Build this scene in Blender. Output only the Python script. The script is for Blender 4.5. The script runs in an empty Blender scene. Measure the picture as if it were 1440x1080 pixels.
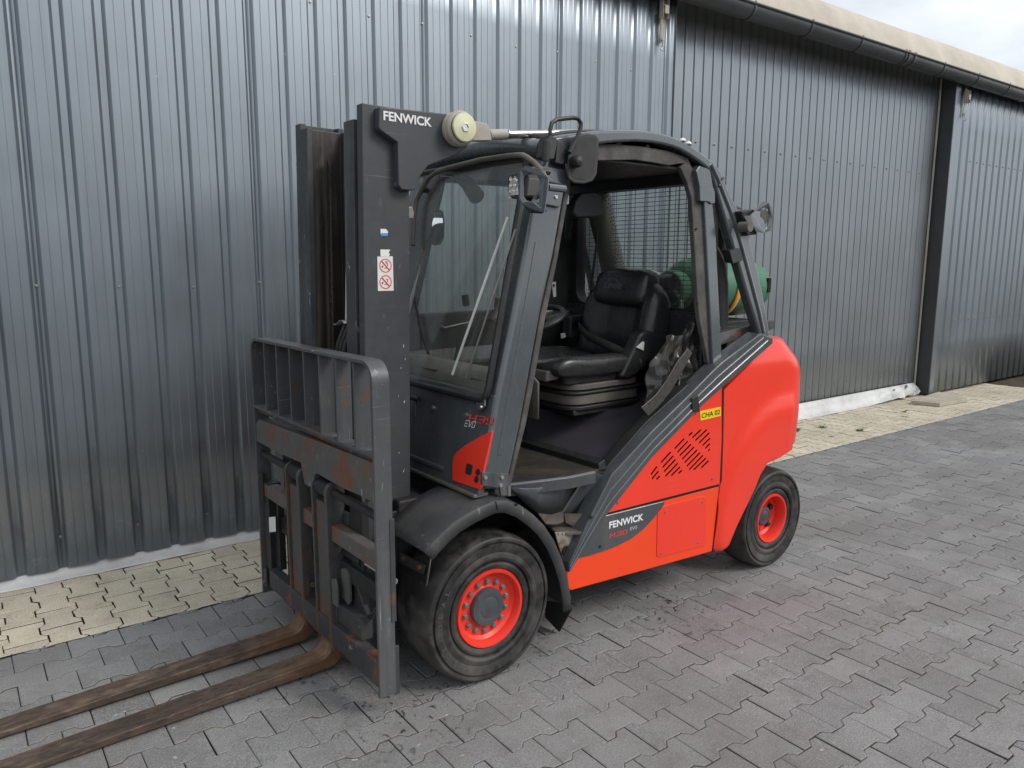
import bpy, bmesh, math, random
from mathutils import Vector, Matrix
random.seed(7)
sc = bpy.context.scene
col = sc.collection
PI = math.pi

# ------------------------------------------------------------------ camera, sky, sun, exposure
cam_data = bpy.data.cameras.new('camera')
cam = bpy.data.objects.new('camera', cam_data)
col.objects.link(cam)
cam_data.sensor_width = 36.0
cam_data.lens = 1081.0 / 1440.0 * 36.0
cam_data.clip_start = 0.05
cam_data.clip_end = 2000
cam.matrix_world = Matrix([[0.804422, 0.092568, -0.586803, 0.0], [-0.594049, 0.131053, -0.793682, 0.0], [0.003433, 0.987044, 0.160411, 1.627679], [0.0, 0.0, 0.0, 1.0]])
sc.camera = cam
sc.render.resolution_x = 1024
sc.render.resolution_y = 768

SUN_EL, SUN_AZ = math.radians(40), math.radians(147)      # azimuth clockwise from +Y
world = bpy.data.worlds.new('World')
sc.world = world
world.use_nodes = True
wt = world.node_tree
for n in list(wt.nodes):
    wt.nodes.remove(n)
w_out = wt.nodes.new('ShaderNodeOutputWorld')
w_bg = wt.nodes.new('ShaderNodeBackground')
w_sky = wt.nodes.new('ShaderNodeTexSky')
w_sky.sky_type = 'NISHITA'
w_sky.sun_disc = False
w_sky.sun_elevation = SUN_EL
w_sky.sun_rotation = SUN_AZ
w_tc = wt.nodes.new('ShaderNodeTexCoord')
w_map = wt.nodes.new('ShaderNodeMapping')
w_map.inputs['Scale'].default_value = (1.0, 1.0, 2.6)
w_n = wt.nodes.new('ShaderNodeTexNoise')
w_n.inputs['Scale'].default_value = 3.2
w_n.inputs['Detail'].default_value = 6
w_n.inputs['Roughness'].default_value = 0.55
w_r = wt.nodes.new('ShaderNodeValToRGB')
w_r.color_ramp.elements[0].position = 0.36
w_r.color_ramp.elements[0].color = (4.3, 4.4, 4.5, 1)
w_r.color_ramp.elements[1].position = 0.62
w_r.color_ramp.elements[1].color = (6.6, 6.65, 6.7, 1)
w_mix = wt.nodes.new('ShaderNodeMix')
w_mix.data_type = 'RGBA'
w_mix.inputs[0].default_value = 0.78                       # overcast: thick cloud over the clear sky
wt.links.new(w_tc.outputs['Generated'], w_map.inputs['Vector'])
wt.links.new(w_map.outputs['Vector'], w_n.inputs['Vector'])
wt.links.new(w_n.outputs['Fac'], w_r.inputs['Fac'])
wt.links.new(w_sky.outputs['Color'], w_mix.inputs[6])
wt.links.new(w_r.outputs['Color'], w_mix.inputs[7])
wt.links.new(w_mix.outputs[2], w_bg.inputs['Color'])
w_bg.inputs['Strength'].default_value = 0.13
wt.links.new(w_bg.outputs[0], w_out.inputs['Surface'])

sun_data = bpy.data.lights.new('sun', 'SUN')
sun_data.energy = 1.25
sun_data.angle = math.radians(22)
sun_data.color = (1.0, 0.965, 0.91)
sun = bpy.data.objects.new('sun', sun_data)
col.objects.link(sun)
sdir = Vector((math.sin(SUN_AZ) * math.cos(SUN_EL), math.cos(SUN_AZ) * math.cos(SUN_EL), math.sin(SUN_EL)))
sun.rotation_euler = sdir.to_track_quat('Z', 'Y').to_euler()

sc.render.engine = 'CYCLES'
sc.cycles.use_denoising = True
sc.cycles.max_bounces = 8
sc.cycles.transparent_max_bounces = 12
sc.cycles.sample_clamp_indirect = 8
sc.view_settings.view_transform = 'Standard'
sc.view_settings.look = 'None'
sc.view_settings.gamma = 1
sc.view_settings.exposure = 0.50
sc.view_settings.use_curve_mapping = False

# ------------------------------------------------------------------ materials
def new_mat(name):
    m = bpy.data.materials.new(name)
    m.use_nodes = True
    nt = m.node_tree
    b = nt.nodes['Principled BSDF']
    return m, nt, b

def nd(nt, t, **kw):
    n = nt.nodes.new(t)
    for k, v in kw.items():
        if k in n.inputs.keys():
            n.inputs[k].default_value = v
        else:
            setattr(n, k, v)
    return n

def ramp(nt, src, stops):
    r = nt.nodes.new('ShaderNodeValToRGB')
    el = r.color_ramp.elements
    while len(el) < len(stops):
        el.new(0.5)
    for e, (p, c) in zip(el, stops):
        e.position = p
        e.color = (c, c, c, 1) if isinstance(c, (int, float)) else (c[0], c[1], c[2], 1)
    nt.links.new(src, r.inputs['Fac'])
    return r.outputs['Color']

def mixc(nt, fac, a, b, mode='MIX'):
    m = nt.nodes.new('ShaderNodeMix')
    m.data_type = 'RGBA'
    m.blend_type = mode
    for i, v in ((0, fac), (6, a), (7, b)):
        if hasattr(v, 'links') or hasattr(v, 'is_linked'):
            nt.links.new(v, m.inputs[i])
        elif i == 0:
            m.inputs[0].default_value = v
        else:
            m.inputs[i].default_value = (v[0], v[1], v[2], 1)
    return m.outputs[2]

def noise(nt, scale, detail=4, rough=0.6, stretch=None, coord='Object', dist=0.0):
    tc = nt.nodes.new('ShaderNodeTexCoord')
    n = nd(nt, 'ShaderNodeTexNoise', Scale=scale, Detail=detail, Roughness=rough, Distortion=dist)
    if stretch:
        mp = nt.nodes.new('ShaderNodeMapping')
        mp.inputs['Scale'].default_value = stretch
        nt.links.new(tc.outputs[coord], mp.inputs['Vector'])
        nt.links.new(mp.outputs['Vector'], n.inputs['Vector'])
    else:
        nt.links.new(tc.outputs[coord], n.inputs['Vector'])
    return n.outputs['Fac']

def bump(nt, b, h, strength=0.2, dist=0.01):
    bp = nd(nt, 'ShaderNodeBump', Strength=strength, Distance=dist)
    nt.links.new(h, bp.inputs['Height'])
    nt.links.new(bp.outputs['Normal'], b.inputs['Normal'])

def paint(name, c, rough=0.35, metal=0.0, dirt=(0.16, 0.14, 0.11), dirt_amt=0.35, scuff=0.0, scuff_c=(0.45, 0.46, 0.46),
          spec=0.5, coat=0.0, rust=0.0, bmp=0.05, vary=0.15, streak=0.0, scr=0.0, rv=1.0):
    m, nt, b = new_mat(name)
    big = noise(nt, 2.2, 4, 0.6)
    fine = noise(nt, 28, 6, 0.7)
    v0 = [x * (1 - vary) for x in c]
    v1 = [min(1, x * (1 + vary)) for x in c]
    out = mixc(nt, ramp(nt, big, [(0.3, 0.0), (0.7, 1.0)]), v0, v1)
    if dirt_amt:
        d1 = ramp(nt, noise(nt, 5.5, 8, 0.72), [(0.45, 0.0), (0.78, 1.0)])
        f = nd(nt, 'ShaderNodeMath', operation='MULTIPLY')
        nt.links.new(d1, f.inputs[0]); f.inputs[1].default_value = dirt_amt
        out = mixc(nt, f.outputs[0], out, dirt)
    if streak:
        s1 = ramp(nt, noise(nt, 14, 5, 0.65, stretch=(1.6, 1.6, 0.10)), [(0.52, 0.0), (0.75, 1.0)])
        f = nd(nt, 'ShaderNodeMath', operation='MULTIPLY')
        nt.links.new(s1, f.inputs[0]); f.inputs[1].default_value = streak
        out = mixc(nt, f.outputs[0], out, (0.34, 0.33, 0.31))
    if scuff:
        s1 = ramp(nt, noise(nt, 60, 3, 0.5, stretch=(0.9, 0.5, 0.25), dist=0.6), [(0.66, 0.0), (0.70, 1.0)])
        s2 = ramp(nt, noise(nt, 4, 3, 0.5), [(0.46, 0.0), (0.66, 1.0)])
        f = nd(nt, 'ShaderNodeMath', operation='MULTIPLY')
        nt.links.new(s1, f.inputs[0]); nt.links.new(s2, f.inputs[1])
        g = nd(nt, 'ShaderNodeMath', operation='MULTIPLY')
        nt.links.new(f.outputs[0], g.inputs[0]); g.inputs[1].default_value = scuff
        out = mixc(nt, g.outputs[0], out, scuff_c)
    if scr:                                                     # long thin scratches down to primer
        for st, of in (((0.35, 26, 26), 0), ((26, 26, 0.5), 3), ((14, 14, 22), 7)):
            s1 = ramp(nt, noise(nt, 7, 3, 0.55, stretch=st, dist=0.15), [(0.685, 0.0), (0.715, 1.0)])
            s2 = ramp(nt, noise(nt, 2.6 + of * .3, 4, 0.6), [(0.44, 0.0), (0.60, 1.0)])
            f = nd(nt, 'ShaderNodeMath', operation='MULTIPLY'); nt.links.new(s1, f.inputs[0]); nt.links.new(s2, f.inputs[1])
            g = nd(nt, 'ShaderNodeMath', operation='MULTIPLY'); nt.links.new(f.outputs[0], g.inputs[0]); g.inputs[1].default_value = scr
            out = mixc(nt, g.outputs[0], out, (0.30, 0.31, 0.31) if max(c) < .5 else (0.90, 0.42, 0.36))
    if rust:
        rc = mixc(nt, noise(nt, 40, 5, 0.7), (0.085, 0.038, 0.026), (0.22, 0.090, 0.050))
        r1 = ramp(nt, noise(nt, 6.5, 7, 0.62, dist=0.3), [(0.60 - 0.16 * rust, 0.0), (0.68 - 0.12 * rust, 1.0)])
        out = mixc(nt, r1, out, rc)
    nt.links.new(out, b.inputs['Base Color'])
    rr = ramp(nt, fine, [(0.3, max(0.03, rough - 0.09 * rv)), (0.75, min(1, rough + 0.16 * rv))])
    nt.links.new(rr, b.inputs['Roughness'])
    b.inputs['Metallic'].default_value = metal
    b.inputs['Specular IOR Level'].default_value = spec
    b.inputs['Coat Weight'].default_value = coat
    b.inputs['Coat Roughness'].default_value = 0.12
    if bmp:
        bump(nt, b, fine, bmp, 0.004)
    return m

def flat(name, c, rough=0.5, metal=0.0, emit=0.0):
    m, nt, b = new_mat(name)
    b.inputs['Base Color'].default_value = (c[0], c[1], c[2], 1)
    b.inputs['Roughness'].default_value = rough
    b.inputs['Metallic'].default_value = metal
    return m

MAT = {}
MAT['red'] = paint('red_paint', (0.90, 0.046, 0.022), 0.30, dirt=(0.60, 0.10, 0.05), dirt_amt=0.05, coat=0.2, vary=0.04, bmp=0.0, rv=0.2, scr=0.22)
MAT['red_low'] = paint('orange_red_plastic', (0.93, 0.062, 0.010), 0.34, dirt=(0.62, 0.12, 0.05), dirt_amt=0.06, coat=0.15, vary=0.04, bmp=0.0, rv=0.2)
MAT['red_rim'] = paint('red_rim_paint', (0.86, 0.040, 0.022), 0.38, dirt=(0.35, 0.08, 0.04), dirt_amt=0.30, vary=0.06)
MAT['grey'] = paint('anthracite_paint', (0.060, 0.070, 0.078), 0.34, dirt=(0.17, 0.15, 0.12), dirt_amt=0.30, streak=0.12, coat=0.15)
MAT['guard'] = paint('guard_paint', (0.066, 0.079, 0.090), 0.26, dirt=(0.20, 0.19, 0.17), dirt_amt=0.16, coat=0.8, bmp=0.0, streak=0.05, rv=0.25)
MAT['mast'] = paint('mast_paint', (0.048, 0.054, 0.060), 0.42, dirt=(0.10, 0.095, 0.09), dirt_amt=0.25, scuff=0.3, scr=0.25)
MAT['rail'] = paint('mast_rail_paint', (0.040, 0.046, 0.051), 0.45, dirt=(0.14, 0.12, 0.10), dirt_amt=0.40, scuff=0.9, streak=0.25)
MAT['greasy'] = paint('greasy_steel', (0.050, 0.042, 0.036), 0.38, metal=0.25, dirt=(0.018, 0.016, 0.016), dirt_amt=0.7, streak=0.30)
MAT['carriage'] = paint('worn_carriage_paint', (0.042, 0.046, 0.050), 0.48, dirt=(0.13, 0.10, 0.08), dirt_amt=0.35, scuff=0.9, rust=0.18)
MAT['bar'] = paint('rusty_bar_paint', (0.085, 0.088, 0.085), 0.55, dirt=(0.17, 0.13, 0.10), dirt_amt=0.5, scuff=0.8, rust=0.68, scr=0.3)
MAT['backrest'] = paint('backrest_paint', (0.070, 0.078, 0.085), 0.42, dirt=(0.16, 0.14, 0.12), dirt_amt=0.3, scuff=1.0, rust=0.06, streak=0.15, scr=0.9)
MAT['black'] = paint('black_plastic', (0.016, 0.017, 0.018), 0.45, dirt=(0.07, 0.065, 0.06), dirt_amt=0.4)
MAT['fender'] = paint('fender_plastic', (0.040, 0.042, 0.044), 0.50, dirt=(0.13, 0.12, 0.11), dirt_amt=0.5, scuff=0.5, bmp=0.15)
MAT['chassis'] = paint('chassis_black', (0.014, 0.014, 0.015), 0.6, dirt=(0.06, 0.05, 0.04), dirt_amt=0.5)
MAT['leather'] = paint('seat_vinyl', (0.024, 0.024, 0.025), 0.27, dirt=(0.05, 0.045, 0.04), dirt_amt=0.3, bmp=0.12)
MAT['felt'] = paint('hood_felt', (0.036, 0.033, 0.042), 0.95, dirt=(0.04, 0.038, 0.04), dirt_amt=0.4, spec=0.15, bmp=0.35)
MAT['dusty'] = paint('dusty_plastic', (0.100, 0.093, 0.082), 0.6, dirt=(0.24, 0.21, 0.17), dirt_amt=0.6, bmp=0.1)
MAT['seal'] = paint('worn_rubber_seal', (0.060, 0.058, 0.055), 0.8, dirt=(0.20, 0.19, 0.17), dirt_amt=0.75, bmp=0.5)
MAT['steel'] = paint('dull_steel', (0.34, 0.33, 0.31), 0.4, metal=0.8, dirt=(0.10, 0.09, 0.08), dirt_amt=0.5)
MAT['chrome'] = paint('rod_steel', (0.62, 0.62, 0.60), 0.22, metal=0.95, dirt=(0.30, 0.27, 0.22), dirt_amt=0.4)
MAT['cast'] = paint('primer_casting', (0.42, 0.385, 0.33), 0.6, dirt=(0.18, 0.16, 0.13), dirt_amt=0.55)
MAT['zinc'] = paint('yellow_zinc', (0.62, 0.62, 0.40), 0.36, metal=0.55, dirt=(0.40, 0.46, 0.33), dirt_amt=0.5)
MAT['bright'] = flat('bright_bolt', (0.70, 0.69, 0.67), 0.28, 0.9)
MAT['rustbolt'] = paint('rusty_bolt', (0.28, 0.14, 0.07), 0.6, metal=0.3, dirt=(0.10, 0.05, 0.03), dirt_amt=0.6)
MAT['green'] = paint('green_cylinder_paint', (0.045, 0.170, 0.100), 0.48, dirt=(0.11, 0.15, 0.10), dirt_amt=0.5, rust=0.0, scuff=0.4)
MAT['green2'] = paint('green_collar_paint', (0.085, 0.27, 0.15), 0.45, dirt=(0.12, 0.16, 0.11), dirt_amt=0.4)
MAT['orange'] = paint('orange_webbing', (0.75, 0.36, 0.07), 0.8, dirt=(0.35, 0.22, 0.08), dirt_amt=0.4)
MAT['blue'] = flat('blue_label', (0.10, 0.30, 0.55), 0.5)
MAT['brown'] = paint('brown_filter_housing', (0.30, 0.21, 0.08), 0.35, dirt=(0.10, 0.07, 0.04), dirt_amt=0.5, metal=0.3)
MAT['white'] = flat('white_print', (0.80, 0.80, 0.79), 0.5)
MAT['paper'] = paint('sticker_paper', (0.76, 0.75, 0.72), 0.55, dirt=(0.5, 0.46, 0.40), dirt_amt=0.35)
MAT['redprint'] = flat('red_print', (0.72, 0.035, 0.03), 0.5)
MAT['blackprint'] = flat('black_print', (0.02, 0.02, 0.02), 0.5)
MAT['yellow'] = flat('yellow_sticker', (0.86, 0.60, 0.01), 0.45)
MAT['mirror'] = flat('mirror_glass', (0.86, 0.87, 0.87), 0.03, 1.0)
MAT['led'] = flat('lamp_lens', (0.85, 0.85, 0.80), 0.15, 0.6)
MAT['belt'] = paint('belt_webbing', (0.050, 0.044, 0.042), 0.85, dirt=(0.10, 0.09, 0.08), dirt_amt=0.4)
MAT['dark'] = flat('opening_black', (0.006, 0.006, 0.006), 0.9)
MAT['floor'] = paint('floor_mat', (0.024, 0.021, 0.017), 0.7, dirt=(0.10, 0.078, 0.045), dirt_amt=0.65, bmp=0.3)
MAT['step'] = paint('worn_step', (0.11, 0.095, 0.075), 0.55, metal=0.2, dirt=(0.42, 0.40, 0.36), dirt_amt=0.5, rust=0.45)
MAT['step_dirty'] = paint('scraped_riser', (0.34, 0.32, 0.28), 0.6, metal=0.1, dirt=(0.12, 0.10, 0.08), dirt_amt=0.7, rust=0.2)
MAT['redvalve'] = flat('red_valve', (0.65, 0.03, 0.02), 0.4)
MAT['perf'] = paint('perforated_steel', (0.12, 0.115, 0.105), 0.55, metal=0.4, dirt=(0.06, 0.055, 0.05), dirt_amt=0.5)

def glass(name, tint, refl=1.0, dust=0.05):
    m, nt, b = new_mat(name)
    nt.nodes.remove(b)
    out = nt.nodes['Material Output']
    tr = nd(nt, 'ShaderNodeBsdfTransparent'); tr.inputs['Color'].default_value = (*tint, 1)
    gl = nd(nt, 'ShaderNodeBsdfGlossy', Roughness=0.02); gl.inputs['Color'].default_value = (1, 1, 1, 1)
    df = nd(nt, 'ShaderNodeBsdfDiffuse'); df.inputs['Color'].default_value = (0.42, 0.40, 0.36, 1)
    fr = nd(nt, 'ShaderNodeFresnel', IOR=1.5)
    m1 = nt.nodes.new('ShaderNodeMixShader'); m2 = nt.nodes.new('ShaderNodeMixShader')
    d = ramp(nt, noise(nt, 9, 7, 0.7, stretch=(1, 1, 0.5)), [(0.40, dust * 0.35), (0.75, dust)])
    nt.links.new(d, m1.inputs[0]); nt.links.new(tr.outputs[0], m1.inputs[1]); nt.links.new(df.outputs[0], m1.inputs[2])
    geo = nt.nodes.new('ShaderNodeNewGeometry')                   # same reflectance from either side of a pane
    io = nd(nt, 'ShaderNodeMath', operation='MULTIPLY_ADD'); nt.links.new(geo.outputs['Backfacing'], io.inputs[0]); io.inputs[1].default_value = 1 / 1.5 - 1.5; io.inputs[2].default_value = 1.5
    nt.links.new(io.outputs[0], fr.inputs['IOR'])
    mu = nd(nt, 'ShaderNodeMath', operation='MULTIPLY'); nt.links.new(fr.outputs[0], mu.inputs[0]); mu.inputs[1].default_value = refl
    nt.links.new(mu.outputs[0], m2.inputs[0]); nt.links.new(m1.outputs[0], m2.inputs[1]); nt.links.new(gl.outputs[0], m2.inputs[2])
    nt.links.new(m2.outputs[0], out.inputs['Surface'])
    return m
MAT['glass'] = glass('cab_glass', (0.90, 0.93, 0.92), 0.7, 0.13)
MAT['film'] = paint('clear_film', (0.055, 0.053, 0.049), 0.24, dirt=(0.08, 0.075, 0.07), dirt_amt=0.6, bmp=0.1)

def rubber():
    m, nt, b = new_mat('tyre_rubber')
    f = noise(nt, 16, 8, 0.7)
    g = noise(nt, 4, 5, 0.6)
    c = mixc(nt, ramp(nt, f, [(0.38, 0.0), (0.72, 1.0)]), (0.011, 0.011, 0.012), (0.034, 0.033, 0.031))
    c = mixc(nt, ramp(nt, g, [(0.46, 0.0), (0.70, 0.70)]), c, (0.120, 0.110, 0.095))
    nt.links.new(c, b.inputs['Base Color'])
    nt.links.new(ramp(nt, f, [(0.3, 0.42), (0.7, 0.75)]), b.inputs['Roughness'])
    bump(nt, b, f, 0.3, 0.004)
    return m
MAT['rubber'] = rubber()

def fork_rust():
    m, nt, b = new_mat('fork_rust')
    n1 = noise(nt, 7, 8, 0.68, stretch=(0.35, 1.6, 1.6))
    n2 = noise(nt, 34, 6, 0.7, stretch=(0.5, 1, 1))
    c = ramp(nt, n1, [(0.28, (0.055, 0.038, 0.029)), (0.44, (0.105, 0.072, 0.053)), (0.58, (0.165, 0.114, 0.080)), (0.74, (0.26, 0.175, 0.105))])
    c = mixc(nt, ramp(nt, n2, [(0.42, 0.0), (0.64, 0.8)]), c, (0.042, 0.032, 0.027))
    c = mixc(nt, ramp(nt, noise(nt, 22, 6, 0.72, stretch=(0.25, 1, 1)), [(0.54, 0.0), (0.68, 0.7)]), c, (0.27, 0.20, 0.14))
    o = ramp(nt, noise(nt, 3.5, 6, 0.7, dist=0.4), [(0.66, 0.0), (0.74, 0.5)])
    c = mixc(nt, o, c, (0.36, 0.14, 0.03))
    tc = nt.nodes.new('ShaderNodeTexCoord'); sp = nt.nodes.new('ShaderNodeSeparateXYZ'); nt.links.new(tc.outputs['Object'], sp.inputs[0])
    hx = nd(nt, 'ShaderNodeMath', operation='MULTIPLY_ADD'); nt.links.new(noise(nt, 14, 5, 0.65), hx.inputs[0]); hx.inputs[1].default_value = -0.55; nt.links.new(sp.outputs['X'], hx.inputs[2])
    mr = nd(nt, 'ShaderNodeMapRange'); nt.links.new(hx.outputs[0], mr.inputs['Value'])
    mr.inputs['From Min'].default_value = -1.00; mr.inputs['From Max'].default_value = -0.80; mr.inputs['To Max'].default_value = 0.30
    c = mixc(nt, mr.outputs['Result'], c, (0.30, 0.135, 0.045))                       # fresh rust where the blade bends up
    nt.links.new(c, b.inputs['Base Color'])
    nt.links.new(ramp(nt, n2, [(0.3, 0.34), (0.7, 0.7)]), b.inputs['Roughness'])
    b.inputs['Metallic'].default_value = 0.25
    bump(nt, b, n2, 0.5, 0.005)
    return m
MAT['fork'] = fork_rust()

def shank():
    m, nt, b = new_mat('fork_shank_paint')
    n1 = noise(nt, 7, 8, 0.68, stretch=(1, 1, 0.4))
    n2 = noise(nt, 40, 6, 0.7)
    base = mixc(nt, ramp(nt, n2, [(0.3, 0.0), (0.8, 1.0)]), (0.048, 0.052, 0.052), (0.085, 0.085, 0.080))
    rc = mixc(nt, n2, (0.075, 0.036, 0.024), (0.19, 0.085, 0.045))
    c = mixc(nt, ramp(nt, n1, [(0.50, 0.0), (0.64, 1.0)]), base, rc)
    tc = nt.nodes.new('ShaderNodeTexCoord'); sp = nt.nodes.new('ShaderNodeSeparateXYZ')
    nt.links.new(tc.outputs['Object'], sp.inputs[0])
    ad = nd(nt, 'ShaderNodeMath', operation='MULTIPLY_ADD'); nt.links.new(n1, ad.inputs[0]); ad.inputs[1].default_value = -0.35; 
    nt.links.new(sp.outputs['Z'], ad.inputs[2])
    low = ramp(nt, ad.outputs[0], [(-0.0, 1.0), (0.17, 0.0)])
    c = mixc(nt, low, c, rc)
    nt.links.new(c, b.inputs['Base Color'])
    b.inputs['Roughness'].default_value = 0.5
    bump(nt, b, n2, 0.2, 0.004)
    return m
MAT['shank'] = shank()

# ------------------------------------------------------------------ geometry helpers
class G:
    def __init__(s):
        s.v = []; s.f = []
    def add(s, vs, fs):
        o = len(s.v)
        s.v += [tuple(p) for p in vs]
        s.f += [tuple(i + o for i in f) for f in fs]
        return s
    def box(s, x0, x1, y0, y1, z0, z1):
        return s.add([(x0, y0, z0), (x1, y0, z0), (x1, y1, z0), (x0, y1, z0), (x0, y0, z1), (x1, y0, z1), (x1, y1, z1), (x0, y1, z1)],
                     [(0, 3, 2, 1), (4, 5, 6, 7), (0, 1, 5, 4), (1, 2, 6, 5), (2, 3, 7, 6), (3, 0, 4, 7)])
    def ext(s, poly, off):
        n = len(poly); off = Vector(off)
        a = [Vector(p) for p in poly]
        return s.add(a + [p + off for p in a], [tuple(range(n))[::-1], tuple(range(n, 2 * n))] + [(i, (i + 1) % n, n + (i + 1) % n, n + i) for i in range(n)])
    def pry(s, poly, y0, y1):                              # polygon in x,z pushed along y
        return s.ext([(x, y0, z) for x, z in poly], (0, y1 - y0, 0))
    def prx(s, poly, x0, x1):                              # polygon in y,z pushed along x
        return s.ext([(x0, y, z) for y, z in poly], (x1 - x0, 0, 0))
    def prz(s, poly, z0, z1):
        return s.ext([(x, y, z0) for x, y in poly], (0, 0, z1 - z0))
    def loft(s, rings, close=True, cap=True):
        n = len(rings[0]); vs = [p for r in rings for p in r]; fs = []
        m = n if close else n - 1
        for i in range(len(rings) - 1):
            for j in range(m):
                a, b2 = i * n + j, i * n + (j + 1) % n
                fs.append((a, b2, b2 + n, a + n))
        if cap:
            fs.append(tuple(range(n))[::-1]); o = (len(rings) - 1) * n; fs.append(tuple(range(o, o + n)))
        return s.add(vs, fs)
    def tube(s, path, r, n=10, closed=False, cap=True):
        P = [Vector(p) for p in path]; k = len(P); rings = []
        up = None
        for i in range(k):
            if closed:
                t = P[(i + 1) % k] - P[i - 1]
            else:
                t = P[min(i + 1, k - 1)] - P[max(i - 1, 0)]
            t.normalize()
            if up is None:
                up = t.orthogonal().normalized()
            up = (up - t * up.dot(t)).normalized(); w = t.cross(up)
            rr = r[i] if isinstance(r, (list, tuple)) else r
            rings.append([P[i] + (up * math.cos(2 * PI * j / n) + w * math.sin(2 * PI * j / n)) * rr for j in range(n)])
        if closed:
            rings.append(rings[0])
        return s.loft(rings, True, cap and not closed)
    def lathe(s, prof, c, ax='y', n=48, a0=0.0, a1=2 * PI):  # prof: (radius, offset along axis)
        rings = []
        full = abs(a1 - a0 - 2 * PI) < 1e-6
        m = n if full else n + 1
        for r, t in prof:
            ring = []
            for j in range(m):
                a = a0 + (a1 - a0) * j / n
                u, w = r * math.cos(a), r * math.sin(a)
                p = {'y': (u, t, w), 'x': (t, u, w), 'z': (u, w, t)}[ax]
                ring.append((c[0] + p[0], c[1] + p[1], c[2] + p[2]))
            rings.append(ring)
        return s.loft(rings, full, False)
    def disc(s, c, ax, r, t, n=24):
        return s.lathe([(0.0001, -t / 2), (r, -t / 2), (r, t / 2), (0.0001, t / 2)], c, ax, n)
    def grid(s, rows):
        n = len(rows[0]); vs = [p for r in rows for p in r]
        return s.add(vs, [(i * n + j, i * n + j + 1, (i + 1) * n + j + 1, (i + 1) * n + j) for i in range(len(rows) - 1) for j in range(n - 1)])
    def mesh(s, name, sharp=32):
        me = bpy.data.meshes.new(name)
        me.from_pydata(s.v, [], s.f)
        bm = bmesh.new(); bm.from_mesh(me)
        bmesh.ops.remove_doubles(bm, verts=bm.verts, dist=1e-5)
        bmesh.ops.recalc_face_normals(bm, faces=bm.faces)
        bm.to_mesh(me); bm.free()
        me.shade_smooth()
        me.set_sharp_from_angle(angle=math.radians(sharp))
        return me
    def build(s, name, mat, parent=None, bev=0.0, seg=2, solid=0.0, sub=0, sharp=32, label=None):
        me = s.mesh(name, sharp)
        me.materials.append(MAT[mat] if isinstance(mat, str) else mat)
        o = bpy.data.objects.new(name, me)
        col.objects.link(o)
        if parent:
            o.parent = parent
        if label:
            o['label'] = label
        if solid:
            md = o.modifiers.new('solid', 'SOLIDIFY'); md.thickness = solid; md.offset = 0
        if sub:
            md = o.modifiers.new('sub', 'SUBSURF'); md.levels = sub; md.render_levels = sub
        if bev:
            md = o.modifiers.new('bevel', 'BEVEL'); md.width = bev; md.segments = seg
            md.limit_method = 'ANGLE'; md.angle_limit = math.radians(38)
            md.harden_normals = True
        return o

def empty(name, loc=(0, 0, 0), rz=0.0, parent=None):
    o = bpy.data.objects.new(name, None)
    col.objects.link(o)
    o.location = loc; o.rotation_euler = (0, 0, rz)
    o.empty_display_size = 0.2
    if parent:
        o.parent = parent
    return o

def tag(o, label=None, cat=None, group=None, kind=None):
    for k, v in (('label', label), ('category', cat), ('group', group), ('kind', kind)):
        if v:
            o[k] = v
    return o

def copy_part(o, parent, mw=None):
    c = o.copy(); col.objects.link(c); c.parent = parent
    if mw is not None:
        c.matrix_local = mw
    for ch in o.children:
        d = ch.copy(); col.objects.link(d); d.parent = c
    return c

def arc(c, r, a0, a1, n):
    return [(c[0] + r * math.cos(a0 + (a1 - a0) * i / n), c[1] + r * math.sin(a0 + (a1 - a0) * i / n)) for i in range(n + 1)]

def rrect(u0, u1, v0, v1, r, n=4):
    return (arc((u1 - r, v1 - r), r, 0, PI / 2, n) + arc((u0 + r, v1 - r), r, PI / 2, PI, n)
            + arc((u0 + r, v0 + r), r, PI, 1.5 * PI, n) + arc((u1 - r, v0 + r), r, 1.5 * PI, 2 * PI, n))

def text(name, body, mat, parent, org, xd, yd, h, bold=0.0, shear=0.0, width=None, lift=0.0012):
    """flat lettering: h is the capital height; width squeezes the line to that length"""
    cu = bpy.data.curves.new(name, 'FONT')
    cu.body = body; cu.size = 1.0; cu.offset = bold; cu.shear = shear
    t = bpy.data.objects.new(name, cu); col.objects.link(t)
    bpy.context.view_layer.update()
    me = bpy.data.meshes.new_from_object(t.evaluated_get(bpy.context.evaluated_depsgraph_get()))
    bpy.data.objects.remove(t); bpy.data.curves.remove(cu)
    xs = [v.co.x for v in me.vertices]; ys = [v.co.y for v in me.vertices]
    x0, x1, y0, y1 = min(xs), max(xs), min(ys), max(ys)
    k = h / (y1 - y0)
    kx = width / (x1 - x0) if width else k
    X, Y = Vector(xd).normalized(), Vector(yd).normalized(); N = X.cross(Y).normalized()
    O = Vector(org)
    for v in me.vertices:
        v.co = O + X * ((v.co.x - x0) * kx) + Y * ((v.co.y - y0) * k) + N * lift
    me.materials.clear(); me.materials.append(MAT[mat])
    me.name = name
    o = bpy.data.objects.new(name, me); col.objects.link(o)
    if parent: o.parent = parent
    return o


# ------------------------------------------------------------------ ground and paving
TRUCK = Vector((1.5813, 2.9125, 0.0)); TRUCK_RZ = math.radians(1.4)

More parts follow.
